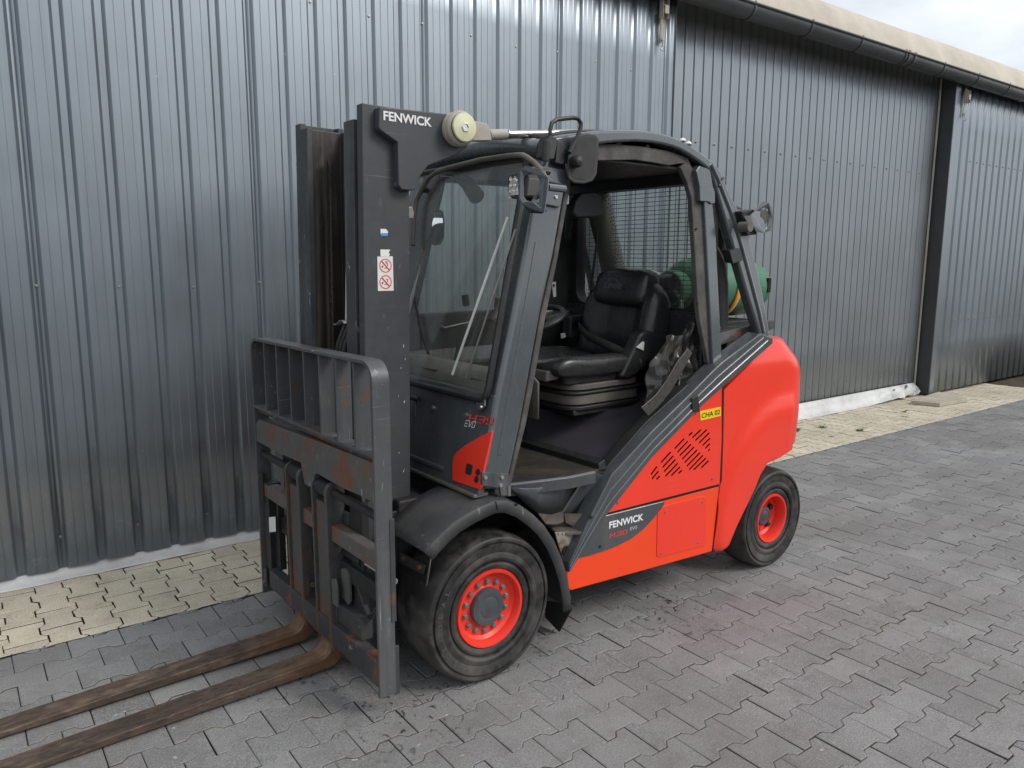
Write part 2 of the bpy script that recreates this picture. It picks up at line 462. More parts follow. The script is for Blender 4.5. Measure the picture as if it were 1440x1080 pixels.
def paving_mat(name, c0, c1, edge, stain, moss, wet):
    m, nt, b = new_mat(name)
    oi = nt.nodes.new('ShaderNodeObjectInfo')
    at = nd(nt, 'ShaderNodeAttribute', attribute_name='tone')
    ad = nd(nt, 'ShaderNodeMath', operation='ADD'); nt.links.new(oi.outputs['Random'], ad.inputs[0]); nt.links.new(at.outputs['Fac'], ad.inputs[1])
    fr = nd(nt, 'ShaderNodeMath', operation='FRACT'); nt.links.new(ad.outputs[0], fr.inputs[0])
    geo = nt.nodes.new('ShaderNodeNewGeometry')
    def wn(scale, det=5, ro=0.6, st=None, off=None, dist=0.0):
        n = nd(nt, 'ShaderNodeTexNoise', Scale=scale, Detail=det, Roughness=ro, Distortion=dist)
        mp = nt.nodes.new('ShaderNodeMapping')
        mp.inputs['Scale'].default_value = st or (1, 1, 1)
        mp.inputs['Location'].default_value = off or (0, 0, 0)
        nt.links.new(geo.outputs['Position'], mp.inputs['Vector']); nt.links.new(mp.outputs['Vector'], n.inputs['Vector'])
        return n.outputs['Fac']
    c = ramp(nt, fr.outputs[0], [(0.0, c0), (0.55, [(a + d) / 2 for a, d in zip(c0, c1)]), (1.0, c1)])
    g = wn(170, 4, 0.7)
    c = mixc(nt, ramp(nt, g, [(0.40, 0.0), (0.68, 0.75)]), c, [x * 1.75 for x in c1])            # exposed grit
    c = mixc(nt, ramp(nt, wn(310, 2, 0.5, off=(5, 2, 0)), [(0.56, 0.0), (0.70, 0.8)]), c, [x * 0.40 for x in c0])
    c = mixc(nt, ramp(nt, wn(1.1, 5, 0.62), [(0.42, 0.0), (0.70, 0.55)]), c, stain)               # broad dirt
    c = mixc(nt, ramp(nt, wn(7, 6, 0.7, off=(3, 1, 0)), [(0.50, 0.0), (0.75, 0.40)]), c, [x * 0.62 for x in stain])
    c = mixc(nt, ramp(nt, wn(9, 5, 0.66, off=(9, 4, 0), dist=0.5), [(0.62, 0.0), (0.70, 0.35)]), c, edge)
    c = mixc(nt, ramp(nt, wn(34, 3, 0.5, off=(1, 7, 0)), [(0.715, 0.0), (0.74, 0.85)]), c, (0.50, 0.49, 0.46))   # paint flecks
    if wet:
        drip = ramp(nt, wn(30, 4, 0.6, off=(2, 6, 0), dist=0.9), [(0.585, 0.0), (0.63, 1.0)])      # drips of oil and water where the truck has stood
        for (sx, sy, r, k) in wet:
            ds = nd(nt, 'ShaderNodeVectorMath', operation='DISTANCE'); nt.links.new(geo.outputs['Position'], ds.inputs[0]); ds.inputs[1].default_value = (sx, sy, 0)
            f = nd(nt, 'ShaderNodeMath', operation='MULTIPLY'); nt.links.new(drip, f.inputs[0])
            nt.links.new(ramp(nt, ds.outputs['Value'], [(r * .35, k), (r, 0.0)]), f.inputs[1])
            c = mixc(nt, f.outputs[0], c, (0.022, 0.020, 0.018))
    if moss:
        c = mixc(nt, ramp(nt, wn(5, 6, 0.7, off=(2, 2, 0)), [(0.60, 0.0), (0.74, 0.5)]), c, moss)
    nt.links.new(c, b.inputs['Base Color'])
    nt.links.new(ramp(nt, g, [(0.3, 0.62), (0.7, 0.88)]), b.inputs['Roughness'])
    b.inputs['Specular IOR Level'].default_value = 0.35
    bump(nt, b, g, 0.5, 0.003)
    return m

MAT['grey_stone'] = paving_mat('grey_paving_stone', (0.158, 0.157, 0.157), (0.245, 0.243, 0.241), (0.30, 0.275, 0.225), (0.138, 0.126, 0.114), None,
                               [(1.22, 2.30, .38, .85), (2.62, 2.28, .36, .9), (0.95, 2.72, .26, .7), (1.95, 2.45, .35, .6), (3.3, 1.6, .5, .35)])
MAT['cream_stone'] = paving_mat('cream_paving_stone', (0.43, 0.38, 0.29), (0.60, 0.54, 0.42), (0.66, 0.60, 0.47), (0.31, 0.27, 0.215), (0.14, 0.14, 0.07), None)
MAT['joint'] = paint('joint_sand', (0.055, 0.048, 0.040), 0.95, dirt=(0.30, 0.265, 0.21), dirt_amt=0.9, bmp=0.5, spec=0.1)
MAT['joint2'] = paint('joint_soil', (0.070, 0.058, 0.045), 0.95, dirt=(0.20, 0.17, 0.12), dirt_amt=0.6, bmp=0.5, spec=0.1)

BND = 3.617                                                # straight edge between grey yard and cream border
gr = G().grid([[(-60, y, -0.014), (90, y, -0.014)] for y in (-90, BND)]).build('yard', 'joint')
tag(gr, kind='structure')
cr = G().grid([[(-60, y, -0.013), (90, y, -0.013)] for y in (BND, 60)]).build('wall_border', 'joint2')
tag(cr, kind='structure')

def stone_outline(a=0.0984, hw=0.0822, hn=0.0569, f=0.061, n=0.038):
    q = [(a, hw), (f, hw), (n, hn), (-n, hn), (-f, hw), (-a, hw)]
    return q + [(-x, -y) for x, y in q]

def clip(poly, ax, lim, keep_less):
    out = []
    for i, p in enumerate(poly):
        q = poly[(i + 1) % len(poly)]
        ip = (p[ax] <= lim) if keep_less else (p[ax] >= lim)
        iq = (q[ax] <= lim) if keep_less else (q[ax] >= lim)
        if ip:
            out.append(p)
        if ip != iq:
            t = (lim - p[ax]) / (q[ax] - p[ax])
            r = [0, 0]; r[ax] = lim; r[1 - ax] = p[1 - ax] + t * (q[1 - ax] - p[1 - ax])
            out.append(tuple(r))
    return out

def inset(poly, d):
    n = len(poly); out = []
    for i in range(n):
        p0, p1, p2 = Vector(poly[i - 1]), Vector(poly[i]), Vector(poly[(i + 1) % n])
        e1 = (p1 - p0); e2 = (p2 - p1)
        if e1.length < 1e-6 or e2.length < 1e-6:
            out.append(tuple(p1)); continue
        e1.normalize(); e2.normalize()
        n1 = Vector((-e1.y, e1.x)); n2 = Vector((-e2.y, e2.x))
        k = n1 + n2
        k = k / max(0.35, k.dot(n1)) if k.length > 1e-6 else n1
        out.append(tuple(p1 + k * d))
    return out

def stone_geo(poly):
    """top face, worn arris and joint flank"""
    g = G(); n = len(poly)
    t = inset(poly, 0.0032)
    vs = [(x, y, 0.0) for x, y in t] + [(x, y, -0.0020) for x, y in poly] + [(x, y, -0.015) for x, y in poly]
    fs = [tuple(range(n))]
    for k in (0, n):
        fs += [(k + (i + 1) % n, k + i, k + n + i, k + n + (i + 1) % n) for i in range(n)]
    return g.add(vs, fs)

MAT['flank'] = paint('soiled_stone_flank', (0.085, 0.075, 0.062), 0.95, dirt=(0.24, 0.21, 0.165), dirt_amt=0.8, spec=0.1, bmp=0)
def stone_mesh(geo, name, mat):
    me = geo.mesh(name, 20); me.materials.append(MAT[mat]); me.materials.append(MAT['flank'])
    for p in me.polygons:
        if min(me.vertices[i].co.z for i in p.vertices) < -0.010:
            p.material_index = 1                              # soil sits on the sides of the joint
    return me

def area(poly):
    return 0.5 * sum(poly[i - 1][0] * poly[i][1] - poly[i][0] * poly[i - 1][1] for i in range(len(poly)))

CI = cam.matrix_world.inverted()
def in_view(p):
    q = CI @ Vector(p)
    if q.z > -0.1:
        return None
    u, v = 720 - 1081 * q.x / q.z, 540 + 1081 * q.y / q.z
    return -q.z if (-25 < u < 1465 and 500 < v < 1105) else None

def lay(parent, name, mat, cells, stone, turn, limit=300):
    """cells: (x, y) centres; the nearest 300 in view are stones of their own, the rest one part"""
    full = stone_geo(stone)
    me_full = stone_mesh(full, name, mat)
    ranked = []
    for (x, y, poly) in cells:
        d = in_view((x, y, 0))
        lx, ly = (Matrix.Rotation(-TRUCK_RZ, 2) @ (Vector((x, y)) - TRUCK.xy))
        hid = 0.0 < lx < 2.0 and -0.42 < ly < 0.6
        behind = d is not None and lx > -0.25 and lx < 2.6 and ly > 0.2 and y < BND
        ranked.append(((d if d is not None else 99) + (50 if hid else 0) + (30 if behind else 0), x, y, poly))
    ranked.sort(key=lambda r: r[0])
    rest = G(); tones = []
    for i, (d, x, y, poly) in enumerate(ranked):
        tz = random.gauss(0, 0.0009); ax, ay = random.gauss(0, 0.0065), random.gauss(0, 0.0065)
        rz = random.gauss(0, 0.0035)
        M = Matrix.Translation((x + random.gauss(0, .0006), y + random.gauss(0, .0006), tz)) @ Matrix.Rotation(turn + rz, 4, 'Z') @ Matrix.Rotation(ax, 4, 'X') @ Matrix.Rotation(ay, 4, 'Y')
        if i < limit and d < 60:
            if poly is None:
                me = me_full
            else:
                me = stone_mesh(stone_geo(poly), name, mat)
            o = bpy.data.objects.new(name, me); col.objects.link(o); o.parent = parent; o.matrix_local = M
        else:
            gg = full if poly is None else stone_geo(poly)
            rest.add([M @ Vector(p) for p in gg.v], gg.f)
            tones += [random.random()] * len(gg.v)
    me = bpy.data.meshes.new(name + '_field'); me.from_pydata(rest.v, [], rest.f)
    at = me.attributes.new('tone', 'FLOAT', 'POINT'); at.data.foreach_set('value', tones)
    me.materials.append(MAT[mat]); me.materials.append(MAT['flank'])
    me.polygons.foreach_set('material_index', [1 if min(rest.v[i][2] for i in f) < -0.0095 else 0 for f in rest.f])
    o = bpy.data.objects.new(name + '_field', me); col.objects.link(o); o.parent = parent; tag(o, kind='stuff')

S0 = stone_outline()
cells = []
for r in range(-16, 11):
    y = 2.245 + 0.1424 * r
    for k in range(-16, 56):
        x = 1.196 + 0.1 + 0.2 * k + (0.1 if r % 2 == 0 else 0.0) - 0.1
        if x > 7.0 and y < 0.2: continue
        poly = None
        if y + 0.0815 > BND - 0.002:
            if y - 0.0815 > BND - 0.02: continue
            poly = clip([(a, b) for a, b in S0], 1, BND - 0.002 - y, True)
            if len(poly) < 3 or abs(area(poly)) < 0.0006: continue
        cells.append((x, y, poly))
lay(gr, 'paving_stone', 'grey_stone', cells, S0, 0.0)
S1 = stone_outline(0.0966, 0.0805, 0.0552, 0.0600, 0.0385)
cells = []
for c_ in range(-14, 78):
    x = 0.156 + 0.1424 * c_
    for k in range(-1, 5):
        y = 3.79 + 0.2 * k + (0.1 if c_ % 2 else 0.0)
        if y + 0.098 < BND + 0.01 or y > 4.62: continue
        poly = None
        if y - 0.098 < BND + 0.002:                          # turned 90 degrees: local x runs along world y
            poly = clip([(a, b) for a, b in S1], 0, BND + 0.002 - y, False)
            if abs(area(poly)) < 0.0012: continue
        cells.append((x, y, poly))
lay(cr, 'paving_stone', 'cream_stone', cells, S1, PI / 2)

# ------------------------------------------------------------------ warehouse
def cladding(name, c, metal, rough):
    m, nt, b = new_mat(name)
    s = noise(nt, 18, 5, 0.65, stretch=(1, 1, 0.05))
    big = noise(nt, 1.4, 4, 0.6)
    v = mixc(nt, ramp(nt, big, [(0.3, 0.0), (0.7, 1.0)]), [x * 0.92 for x in c], [x * 1.06 for x in c])
    v = mixc(nt, ramp(nt, s, [(0.50, 0.0), (0.74, 0.22)]), v, (0.17, 0.165, 0.155))
    fl = ramp(nt, noise(nt, 45, 2, 0.4, stretch=(1, 1, 0.6)), [(0.79, 0.0), (0.81, 0.8)])
    v = mixc(nt, fl, v, (0.62, 0.62, 0.60))
    tc = nt.nodes.new('ShaderNodeTexCoord'); sp = nt.nodes.new('ShaderNodeSeparateXYZ'); nt.links.new(tc.outputs['Object'], sp.inputs[0])
    lo = ramp(nt, sp.outputs['Z'], [(0.06, 1.0), (0.85, 0.0)])                  # scrapes where vehicles touch the wall
    sc1 = ramp(nt, noise(nt, 11, 4, 0.6, stretch=(1.4, 1, 1.0), dist=0.5), [(0.60, 0.0), (0.64, 1.0)])
    sc2 = ramp(nt, noise(nt, 55, 4, 0.7, stretch=(0.4, 1, 2.2)), [(0.42, 0.0), (0.66, 1.0)])
    p = nd(nt, 'ShaderNodeMath', operation='MULTIPLY'); nt.links.new(lo, p.inputs[0]); nt.links.new(sc1, p.inputs[1])
    q = nd(nt, 'ShaderNodeMath', operation='MULTIPLY'); nt.links.new(p.outputs[0], q.inputs[0]); nt.links.new(sc2, q.inputs[1])
    v = mixc(nt, q.outputs[0], v, (0.42, 0.43, 0.43))
    nt.links.new(v, b.inputs['Base Color'])
    b.inputs['Metallic'].default_value = metal
    nt.links.new(ramp(nt, big, [(0.3, rough), (0.7, rough + 0.07)]), b.inputs['Roughness'])
    bump(nt, b, noise(nt, 2.5, 3, 0.5, stretch=(1, 1, 0.25)), 0.015, 0.02)
    return m
MAT['clad'] = cladding('painted_cladding', (0.285, 0.322, 0.356), 0.90, 0.38)
MAT['clad_mid'] = cladding('painted_cladding_flat', (0.285, 0.312, 0.338), 0.88, 0.42)
MAT['core'] = flat('wall_core', (0.02, 0.022, 0.024), 0.8)
MAT['gutter'] = paint('gutter_metal', (0.075, 0.082, 0.088), 0.34, metal=0.3, dirt=(0.16, 0.15, 0.14), dirt_amt=0.3)
MAT['roof'] = paint('beige_roof_sheet', (0.54, 0.49, 0.405), 0.7, dirt=(0.42, 0.375, 0.30), dirt_amt=0.35)
MAT['foil'] = paint('grey_foil', (0.62, 0.62, 0.61), 0.45, dirt=(0.26, 0.24, 0.20), dirt_amt=0.5, metal=0.0, bmp=0.08)
MAT['trim'] = paint('edge_trim_paint', (0.045, 0.05, 0.055), 0.5, dirt=(0.10, 0.10, 0.10), dirt_amt=0.3)
MAT['strip'] = paint('light_joint_strip', (0.45, 0.43, 0.38), 0.6)
MAT['webbing'] = paint('beige_webbing', (0.46, 0.42, 0.28), 0.8, dirt=(0.20, 0.17, 0.11), dirt_amt=0.5)
MAT['concrete'] = paint('old_concrete', (0.46, 0.42, 0.34), 0.85, dirt=(0.25, 0.23, 0.16), dirt_amt=0.6, bmp=0.4)

wh = tag(empty('warehouse', (3.0, 4.5, 0)), 'long low warehouse clad in dark grey ribbed metal sheets with a half round gutter', 'building')
wh.location = (0, 0, 0)

def trim_profile(xs, x0, x1):
    def at(x):
        for a, b in zip(xs, xs[1:]):
            if a[0] <= x <= b[0]:
                return (x, a[1] + (b[1] - a[1]) * (x - a[0]) / max(1e-9, b[0] - a[0]))
        return (x, xs[0][1] if x < xs[0][0] else xs[-1][1])
    return [at(x0)] + [p for p in xs if x0 + 1e-5 < p[0] < x1 - 1e-5] + [at(x1)]

def ribbed(x0, x1, front, z0, z1, ph=0.7435, pitch=0.182, dep=0.019):
    xs = []
    k = math.floor((x0 - ph) / pitch) - 1
    while ph + k * pitch < x1 + pitch:
        c = ph + k * pitch
        for dx, dy in ((-.0155, dep), (.0155, dep), (.031, 0), (.064, 0), (.0665, .0014), (.069, 0), (.113, 0), (.1155, .0014), (.118, 0), (.151, 0)):
            xs.append((c + dx, front + dy))
        k += 1
    return trim_profile(xs, x0, x1)

def grooved(x0, x1, front, ph=5.010, pitch=0.121):
    xs = []
    k = math.floor((x0 - ph) / pitch) - 1
    while ph + k * pitch < x1 + pitch:
        c = ph + k * pitch
        for dx, dy in ((-.010, 0), (-.005, .013), (.005, .013), (.010, 0)):
            xs.append((c + dx, front + dy))
        k += 1
    return trim_profile(xs, x0, x1)

def sheet(prof, z0, z1, mat, wob=0.0, nz=7):
    rows = []
    for i in range(nz):
        z = z0 + (z1 - z0) * i / (nz - 1)
        rows.append([(x, y + wob * math.sin(x * 2.3 + z * 1.7) * math.sin(z * 1.3 + 0.6), z) for x, y in prof])
    return G().grid(rows).build('cladding_sheet', mat, wh, solid=0.0015, sharp=18)

FL = 4.40
x = 0.7435 - 0.182 * 14                                     # laps fall in the valleys
while x < 4.80:
    sheet(ribbed(x, min(x + 1.092, 4.845), FL, 0, 0), 0.045, 3.78, 'clad', 0.0012)
    x += 1.092
for x, x2 in [(9.556, 9.975 + .91)] + [(9.975 + .91 + 1.092 * i, 9.975 + .91 + 1.092 * (i + 1)) for i in range(6)]:
    sheet(ribbed(x, x2, FL, 0, 0, ph=9.975), 0.030, 3.78, 'clad', 0.0012)
cuts = [4.845] + [5.010 + 0.121 * k for k in (7, 15, 23, 31)] + [9.47]
for x, x2 in zip(cuts, cuts[1:]):
    sheet(grooved(x, x2, 4.555), 0.09, 3.90, 'clad_mid', 0.0008)
g = G(); g.box(-3.2, 4.835, 4.475, 4.95, 0.05, 3.74); g.box(4.835, 9.56, 4.585, 4.95, 0.05, 3.74); g.box(9.57, 18, 4.440, 4.95, 0.05, 3.74)
g.build('wall_core', 'core', wh)
G().box(4.838, 4.850, 4.396, 4.584, 0.04, 3.78).build('edge_trim', 'trim', wh, bev=.002)
G().box(9.536, 9.552, 4.392, 4.584, 0.02, 3.78).build('edge_trim', 'trim', wh, bev=.002)
G().box(9.552, 9.66, 4.391, 4.398, 0.02, 3.78).build('edge_trim', 'clad', wh, bev=.002)
G().box(9.478, 9.498, 4.535, 4.552, 0.06, 3.70).build('joint_strip', 'strip', wh, bev=.002)

g = G()
def screw(x, y, z, r=0.008):
    g.lathe([(r * 1.5, 0), (r * 1.4, -.003), (r, -.004), (r * .9, -.009), (0.0005, -.010)], (x, y, z), 'y', 10)
for k in range(-14, 24, 2):
    xx = 0.7435 + 0.182 * k
    if -1.5 < xx < 4.7:
        for z in (3.06, 1.48, 0.20):
            screw(xx, FL + .024, z + 0.012 * math.sin(k * 2.1))
for k in range(0, 36, 2):
    xx = 5.01 + 0.121 * k + .06
    if xx < 9.4:
        for z in (2.62, 0.30):
            screw(xx, 4.554, z, .007)
for k in range(0, 30):
    xx = 9.975 + 0.182 * k
    for z in (2.8, 0.9):
        screw(xx + .091, FL, z, .007)
tag(g.build('screw_heads', 'steel', wh), kind='stuff')

# foil flashing between the sheets and the paving
def foil(x0, x1, top, bot, zt, seed, n, crush=0.0):
    rnd = random.Random(seed); rows = []
    ph = [rnd.uniform(0, 6) for _ in range(8)]
    for i in range(n + 1):
        x = x0 + (x1 - x0) * i / n
        w = 0.5 * math.sin(x * 7.1 + ph[0]) + 0.35 * math.sin(x * 13.7 + ph[1]) + 0.25 * math.sin(x * 27 + ph[2])
        w2 = 0.5 * math.sin(x * 5.3 + ph[3]) + 0.4 * math.sin(x * 17 + ph[4])
        c = crush * max(0, (x - x1 + 1.2)) / 1.2
        r = []
        for j, (u, hgt) in enumerate(((0, 1), (.14, .62), (.28, .40), (.48, .22), (.7, .09), (.88, .03), (1, 0.0))):
            k = math.sin(PI * u)
            y = top + (bot - top) * (u + 0.02 * w * k) - c * 0.10 * math.sin(x * 22 + j) * k - (0.016 * w2 * u if j > 3 else 0)
            z = zt * hgt + 0.010 * w * k + (0.008 * max(0, w2) * u if j > 3 else 0) + c * (0.05 * u + 0.035 * math.sin(x * 31 + j * 1.7) * k) + 0.003
            r.append((x, y, z))
        rows.append(r)
    return G().grid(rows).build('foil_flashing', 'foil', wh, solid=0.002, sharp=60)
foil(-2.0, 4.86, 4.468, 4.335, 0.095, 3, 170)
foil(4.86, 9.47, 4.548, 4.455, 0.150, 5, 150, crush=1.0)

# gutter, brackets and roof edge
gp = [(4.31 + 0.083 * math.cos(a), 3.700 + 0.098 * math.sin(a)) for a in [PI + PI * i / 14 for i in range(15)]]
gp = [(4.31 - 0.083 - .006 + 0.010 * math.cos(a), 3.703 + 0.010 * math.sin(a)) for a in (0.2, 1.2, 2.2, 3.2, 4.2)] + gp
G().grid([[(xx, y, z) for y, z in gp] for xx in (-3.2, 2.0, 5.92, 5.93, 10.4, 10.41, 18)]).build('gutter', 'gutter', wh, solid=0.003, sharp=50)
bp = [(4.31 + 0.0885 * math.cos(a), 3.700 + 0.1035 * math.sin(a)) for a in [PI - 0.25 + (PI + 0.4) * i / 16 for i in range(17)]]
xx = -2.6
while xx < 17:
    G().grid([[(xx + d, y, z) for y, z in bp] for d in (-.013, .013)]).build('gutter_bracket', 'gutter', wh, solid=0.004, sharp=50)
    xx += 0.82
for xx in (8.12, 8.24):
    G().grid([[(xx + d, y, z) for y, z in bp] for d in (-.02, .02)]).build('gutter_joint', 'gutter', wh, solid=0.006, sharp=50)
G().box(-3.2, 18, 4.402, 4.42, 3.64, 3.745).build('eaves_board', 'trim', wh)
rp = [(4.385, 3.722), (4.41, 3.80), (4.45, 3.90), (4.505, 4.00), (4.58, 4.085), (4.70, 4.140), (5.2, 4.27), (7, 4.70), (11, 5.6)]
rows = []
for i in range(60):
    xx = -3.2 + 21.2 * i / 59
    rows.append([(xx, y - 0.002 * math.sin(xx * 1.7) * math.sin(j), z + 0.004 * math.sin(xx * 1.1 + j * .6)) for j, (y, z) in enumerate(rp)])
G().grid(rows).build('roof', 'roof', wh, solid=0.01, sharp=60)

def strap(x, zt, zb, label):
    t = tag(empty('ratchet_strap', (x, 4.375, zb)), label, 'ratchet strap', 'ratchet straps hanging on the wall below the gutter')
    L = zt - zb
    rows = [[(-.020 + .002 * math.sin(i), 0.006 * math.sin(i * 1.3), L * i / 8), (.020 + .002 * math.sin(i), 0.006 * math.sin(i * 1.3), L * i / 8)] for i in range(1, 9)]
    G().grid(rows).build('webbing', 'webbing', t, solid=.003)
    g = G(); z0 = L * .52
    for s in (-1, 1):
        g.pry([(s * .030 - .002, z0), (s * .030 + .002, z0), (s * .030 + .002, z0 + .14), (s * .030 - .002, z0 + .14)], -.045, -.002)
    g.tube([(-.034, -.028, z0 + .055), (.034, -.028, z0 + .055)], .016, 10)
    g.tube([(-.024, -.022, z0 + .10), (.024, -.022, z0 + .10)], .006, 8)
    g.lathe([(.0001, -.003), (.017, -.003), (.017, .003), (.0001, .003)], (.026, -.018, z0 + .055), 'x', 12)
    g.box(-.022, .022, -.054, -.048, z0 + .03, z0 + .09)
    g.build('ratchet', 'cast', t, bev=.001)
    h = [(0, -.004, .06), (-.012, -.004, .03), (-.012, -.012, .005), (.004, -.02, -.008), (.014, -.024, .004), (.014, -.026, .02)]
    G().tube(h, .0045, 8).build('hook', 'steel', t)
    G().tube([(-.012, -.004, .03), (.012, -.004, .03), (.016, -.004, .075), (-.016, -.004, .075)], .0035, 8, True).build('ring', 'steel', t)
strap(4.655, 3.66, 3.225, 'beige ratchet strap hanging on the ribbed wall above the forklift roof, nearer one')
strap(9.735, 3.60, 3.235, 'worn ratchet strap hanging below the gutter by the dark corner post, farther one')

# slab of concrete and weeds at the wall
sl = [(8.82, 4.25), (8.92, 3.97), (9.50, 3.93), (9.73, 4.36)]
tag(G().prz(sl, 0.002, 0.045).build('concrete_slab', 'concrete', bev=.006), 'flat concrete slab lying on cream pavers below the dark wall corner', 'slab')

def leafmat():
    m, nt, b = new_mat('weed_leaf')
    c = mixc(nt, noise(nt, 60, 2, 0.5), (0.10, 0.16, 0.03), (0.26, 0.28, 0.06))
    nt.links.new(c, b.inputs['Base Color']); b.inputs['Roughness'].default_value = 0.6
    return m
MAT['leaf'] = leafmat()
def weed(x, y, s, n, seed, label):
    rnd = random.Random(seed); g = G()
    for i in range(n):
        a = rnd.uniform(0, 2 * PI); l = s * rnd.uniform(.5, 1.1); tl = rnd.uniform(.15, .9); w = s * rnd.uniform(.07, .14)
        bx, by = rnd.uniform(-.35, .35) * s, rnd.uniform(-.35, .35) * s
        pts = []
        for k in range(4):
            u = k / 3; r = l * u * math.sin(tl + u * .5); h = l * u * math.cos(tl + u * .6) * .9
            ww = w * (1 - u) ** .6 * (0.6 + u * 1.2)
            pts.append([(bx + r * math.cos(a) - ww * math.sin(a), by + r * math.sin(a) + ww * math.cos(a), max(.001, h)),
                        (bx + r * math.cos(a) + ww * math.sin(a), by + r * math.sin(a) - ww * math.cos(a), max(.001, h) - .002)])
        g.grid(pts)
    o = g.build('weed', 'leaf'); o.location = (x, y, -0.004)
    tag(o, label, 'weed', 'weeds growing between the cream pavers')
weed(6.52, 4.20, .085, 26, 1, 'tallest green weed, against the foil strip just behind the red truck')
weed(6.86, 4.13, .060, 18, 2, 'low yellowish weed between cream pavers, second from the truck')
weed(7.02, 3.84, .070, 22, 3, 'yellow green weed tuft in the middle of the cream border')
weed(6.55, 3.86, .040, 12, 4, 'tiny weed beside the red rear corner at the grey paving edge')
weed(8.30, 4.05, .055, 14, 5, 'thin weed tuft near the concrete slab, farthest from the truck')
weed(8.05, 3.92, .045, 12, 6, 'small pale weed tuft left of the concrete slab')

# hall on the far side of the yard, behind the camera: the glossy cladding mirrors it
MAT['hall'] = paint('dark_hall_cladding', (0.060, 0.062, 0.064), 0.7, dirt=(0.09, 0.085, 0.08), dirt_amt=0.4)
hl = tag(empty('hall', (12, -42, 0)), 'long dark hall across the yard, mirrored in the lower half of the ribbed metal wall', 'building')
G().box(-70, 70, -9, 0, 0, 5.2).build('wall', 'hall', hl)
G().prx([(-9.4, 5.2), (.4, 5.2), (-4.5, 6.4)], -70.3, 70.3).build('roof', 'hall', hl)


# ------------------------------------------------------------------ forklift: x runs rearwards from the front axle, y to its right, z up
fk = tag(empty('forklift', TRUCK, TRUCK_RZ), 'red and dark grey gas forklift with lowered rusty forks, parked on grey paving', 'forklift')

def on(y, p2):
    return [(x, y, z) for x, z in p2]

def cut(o, cutter_geo):
    cm = cutter_geo.mesh('cutter'); c = bpy.data.objects.new('cutter', cm); col.objects.link(c); c.parent = o.parent
    md = o.modifiers.new('cut', 'BOOLEAN'); md.operation = 'DIFFERENCE'; md.object = c; md.solver = 'EXACT'
    bpy.context.view_layer.update()
    me = bpy.data.meshes.new_from_object(o.evaluated_get(bpy.context.evaluated_depsgraph_get()))
    me.name = o.data.name
    o.modifiers.clear(); o.data = me
    bpy.data.objects.remove(c); bpy.data.meshes.remove(cm)

# ---- wheels (local: axle at the origin, outer face towards -y)
MAT['moulded'] = paint('moulded_rubber', (0.090, 0.085, 0.076), 0.6, dirt=(0.03, 0.03, 0.03), dirt_amt=0.7)
def wheel(name, loc, R, w, lip, nb, rb, rhub, depth, flat_side=0.0):
    k = R / 0.296
    g = G()                                                   # rim: flange, barrel, disc
    g.lathe([(lip, 0.034), (lip + .004, 0.020), (lip, 0.010), (lip - .010, 0.012), (lip - .016, 0.024), (lip - .020, 0.024 + depth), (lip - .034, 0.034 + depth),
             (rhub + .012, 0.034 + depth), (rhub + .008, 0.030 + depth), (0.02, 0.030 + depth), (0.02, 0.06 + depth), (lip - .012, .06 + depth), (lip - .006, w - .03), (lip, w - .03)], (0, 0, 0), 'y', 64)
    rim = g.build(name, 'red_rim', fk); rim.location = loc
    t = G()
    d_ = R - lip
    def L(f): return lip + d_ * f
    P = [(lip - .004, .034), (lip + .003, .020), (L(.07), .012), (L(.16), .009), (L(.22), .012), (L(.24), .020), (L(.27), .020), (L(.29), .009), (L(.36), .004),
         (L(.46), .006), (L(.50), .009), (L(.62), .004), (L(.74), .003), (L(.76), .012), (L(.79), .012), (L(.81), .004), (L(.88), .004), (L(.92), .009), (L(.955), .020), (L(.985), .044), (R, .078)]
    P += [(R, w - .075), (R * .985, w - .030), (R * .95, w - .008), (R * .8, w), (lip, w - .02)]
    t.lathe(P, (0, 0, 0), 'y', 96)
    t.build('tyre', 'rubber', rim, sharp=24)
    h = G()
    h.lathe([(rhub + .004, .040 + depth), (rhub + .004, .018 + depth), (rhub, .010 + depth), (rhub * .72, .006 + depth), (rhub * .60, .008 + depth), (rhub * .45, .004 + depth), (0.001, .002 + depth)], (0, 0, 0), 'y', 40)
    h.build('hub_cap', 'grey', rim)
    b = G()
    b.lathe([(.0098, .002), (.0098, -.010), (.0080, -.012), (.001, -.012)], (0, 0, 0), 'y', 6)
    b.lathe([(.0125, .002), (.0125, -.003), (.009, -.003)], (0, 0, 0), 'y', 16)
    bm = b.mesh('wheel_bolt'); bm.materials.append(MAT['steel' if nb > 8 else 'black'])
    for i in range(nb):
        a = 2 * PI * (i + .35) / nb
        o = bpy.data.objects.new('wheel_bolt', bm); col.objects.link(o); o.parent = rim
        s = 1.0 if nb > 8 else 1.5
        o.scale = (s, s, s)
        o.location = (rb * math.cos(a), .032 + depth, rb * math.sin(a)); o.rotation_euler = (0, i * .7, 0)
    return rim
fw = wheel('front_wheel', (0, -.634, .294), .296, .250, .153, 14, .099, .072, .016)
rw = wheel('rear_wheel', (1.866, -.630, .265), .268, .205, .131, 5, .080, .050, .048)
for i, ch in enumerate('SOLIDEAL'):                            # moulded name on the sidewall
    a = math.radians(222 - 10.5 * i)
    r_ = Vector((math.cos(a), 0, math.sin(a))); t_ = Vector((math.sin(a), 0, -math.cos(a)))
    text('sidewall_letter', ch, 'moulded', fw, r_ * .2300 + t_ * -.010 + Vector((0, .0020, 0)), t_, r_, .020, bold=.01, width=None if ch == 'I' else .019, lift=.0012)
flip = Matrix.Rotation(PI, 4, 'Z')
for src, x, y, z in ((fw, 0, .634, .294), (rw, 1.866, .630, .265)):
    copy_part(src, fk, Matrix.Translation((x, y, z)) @ flip)

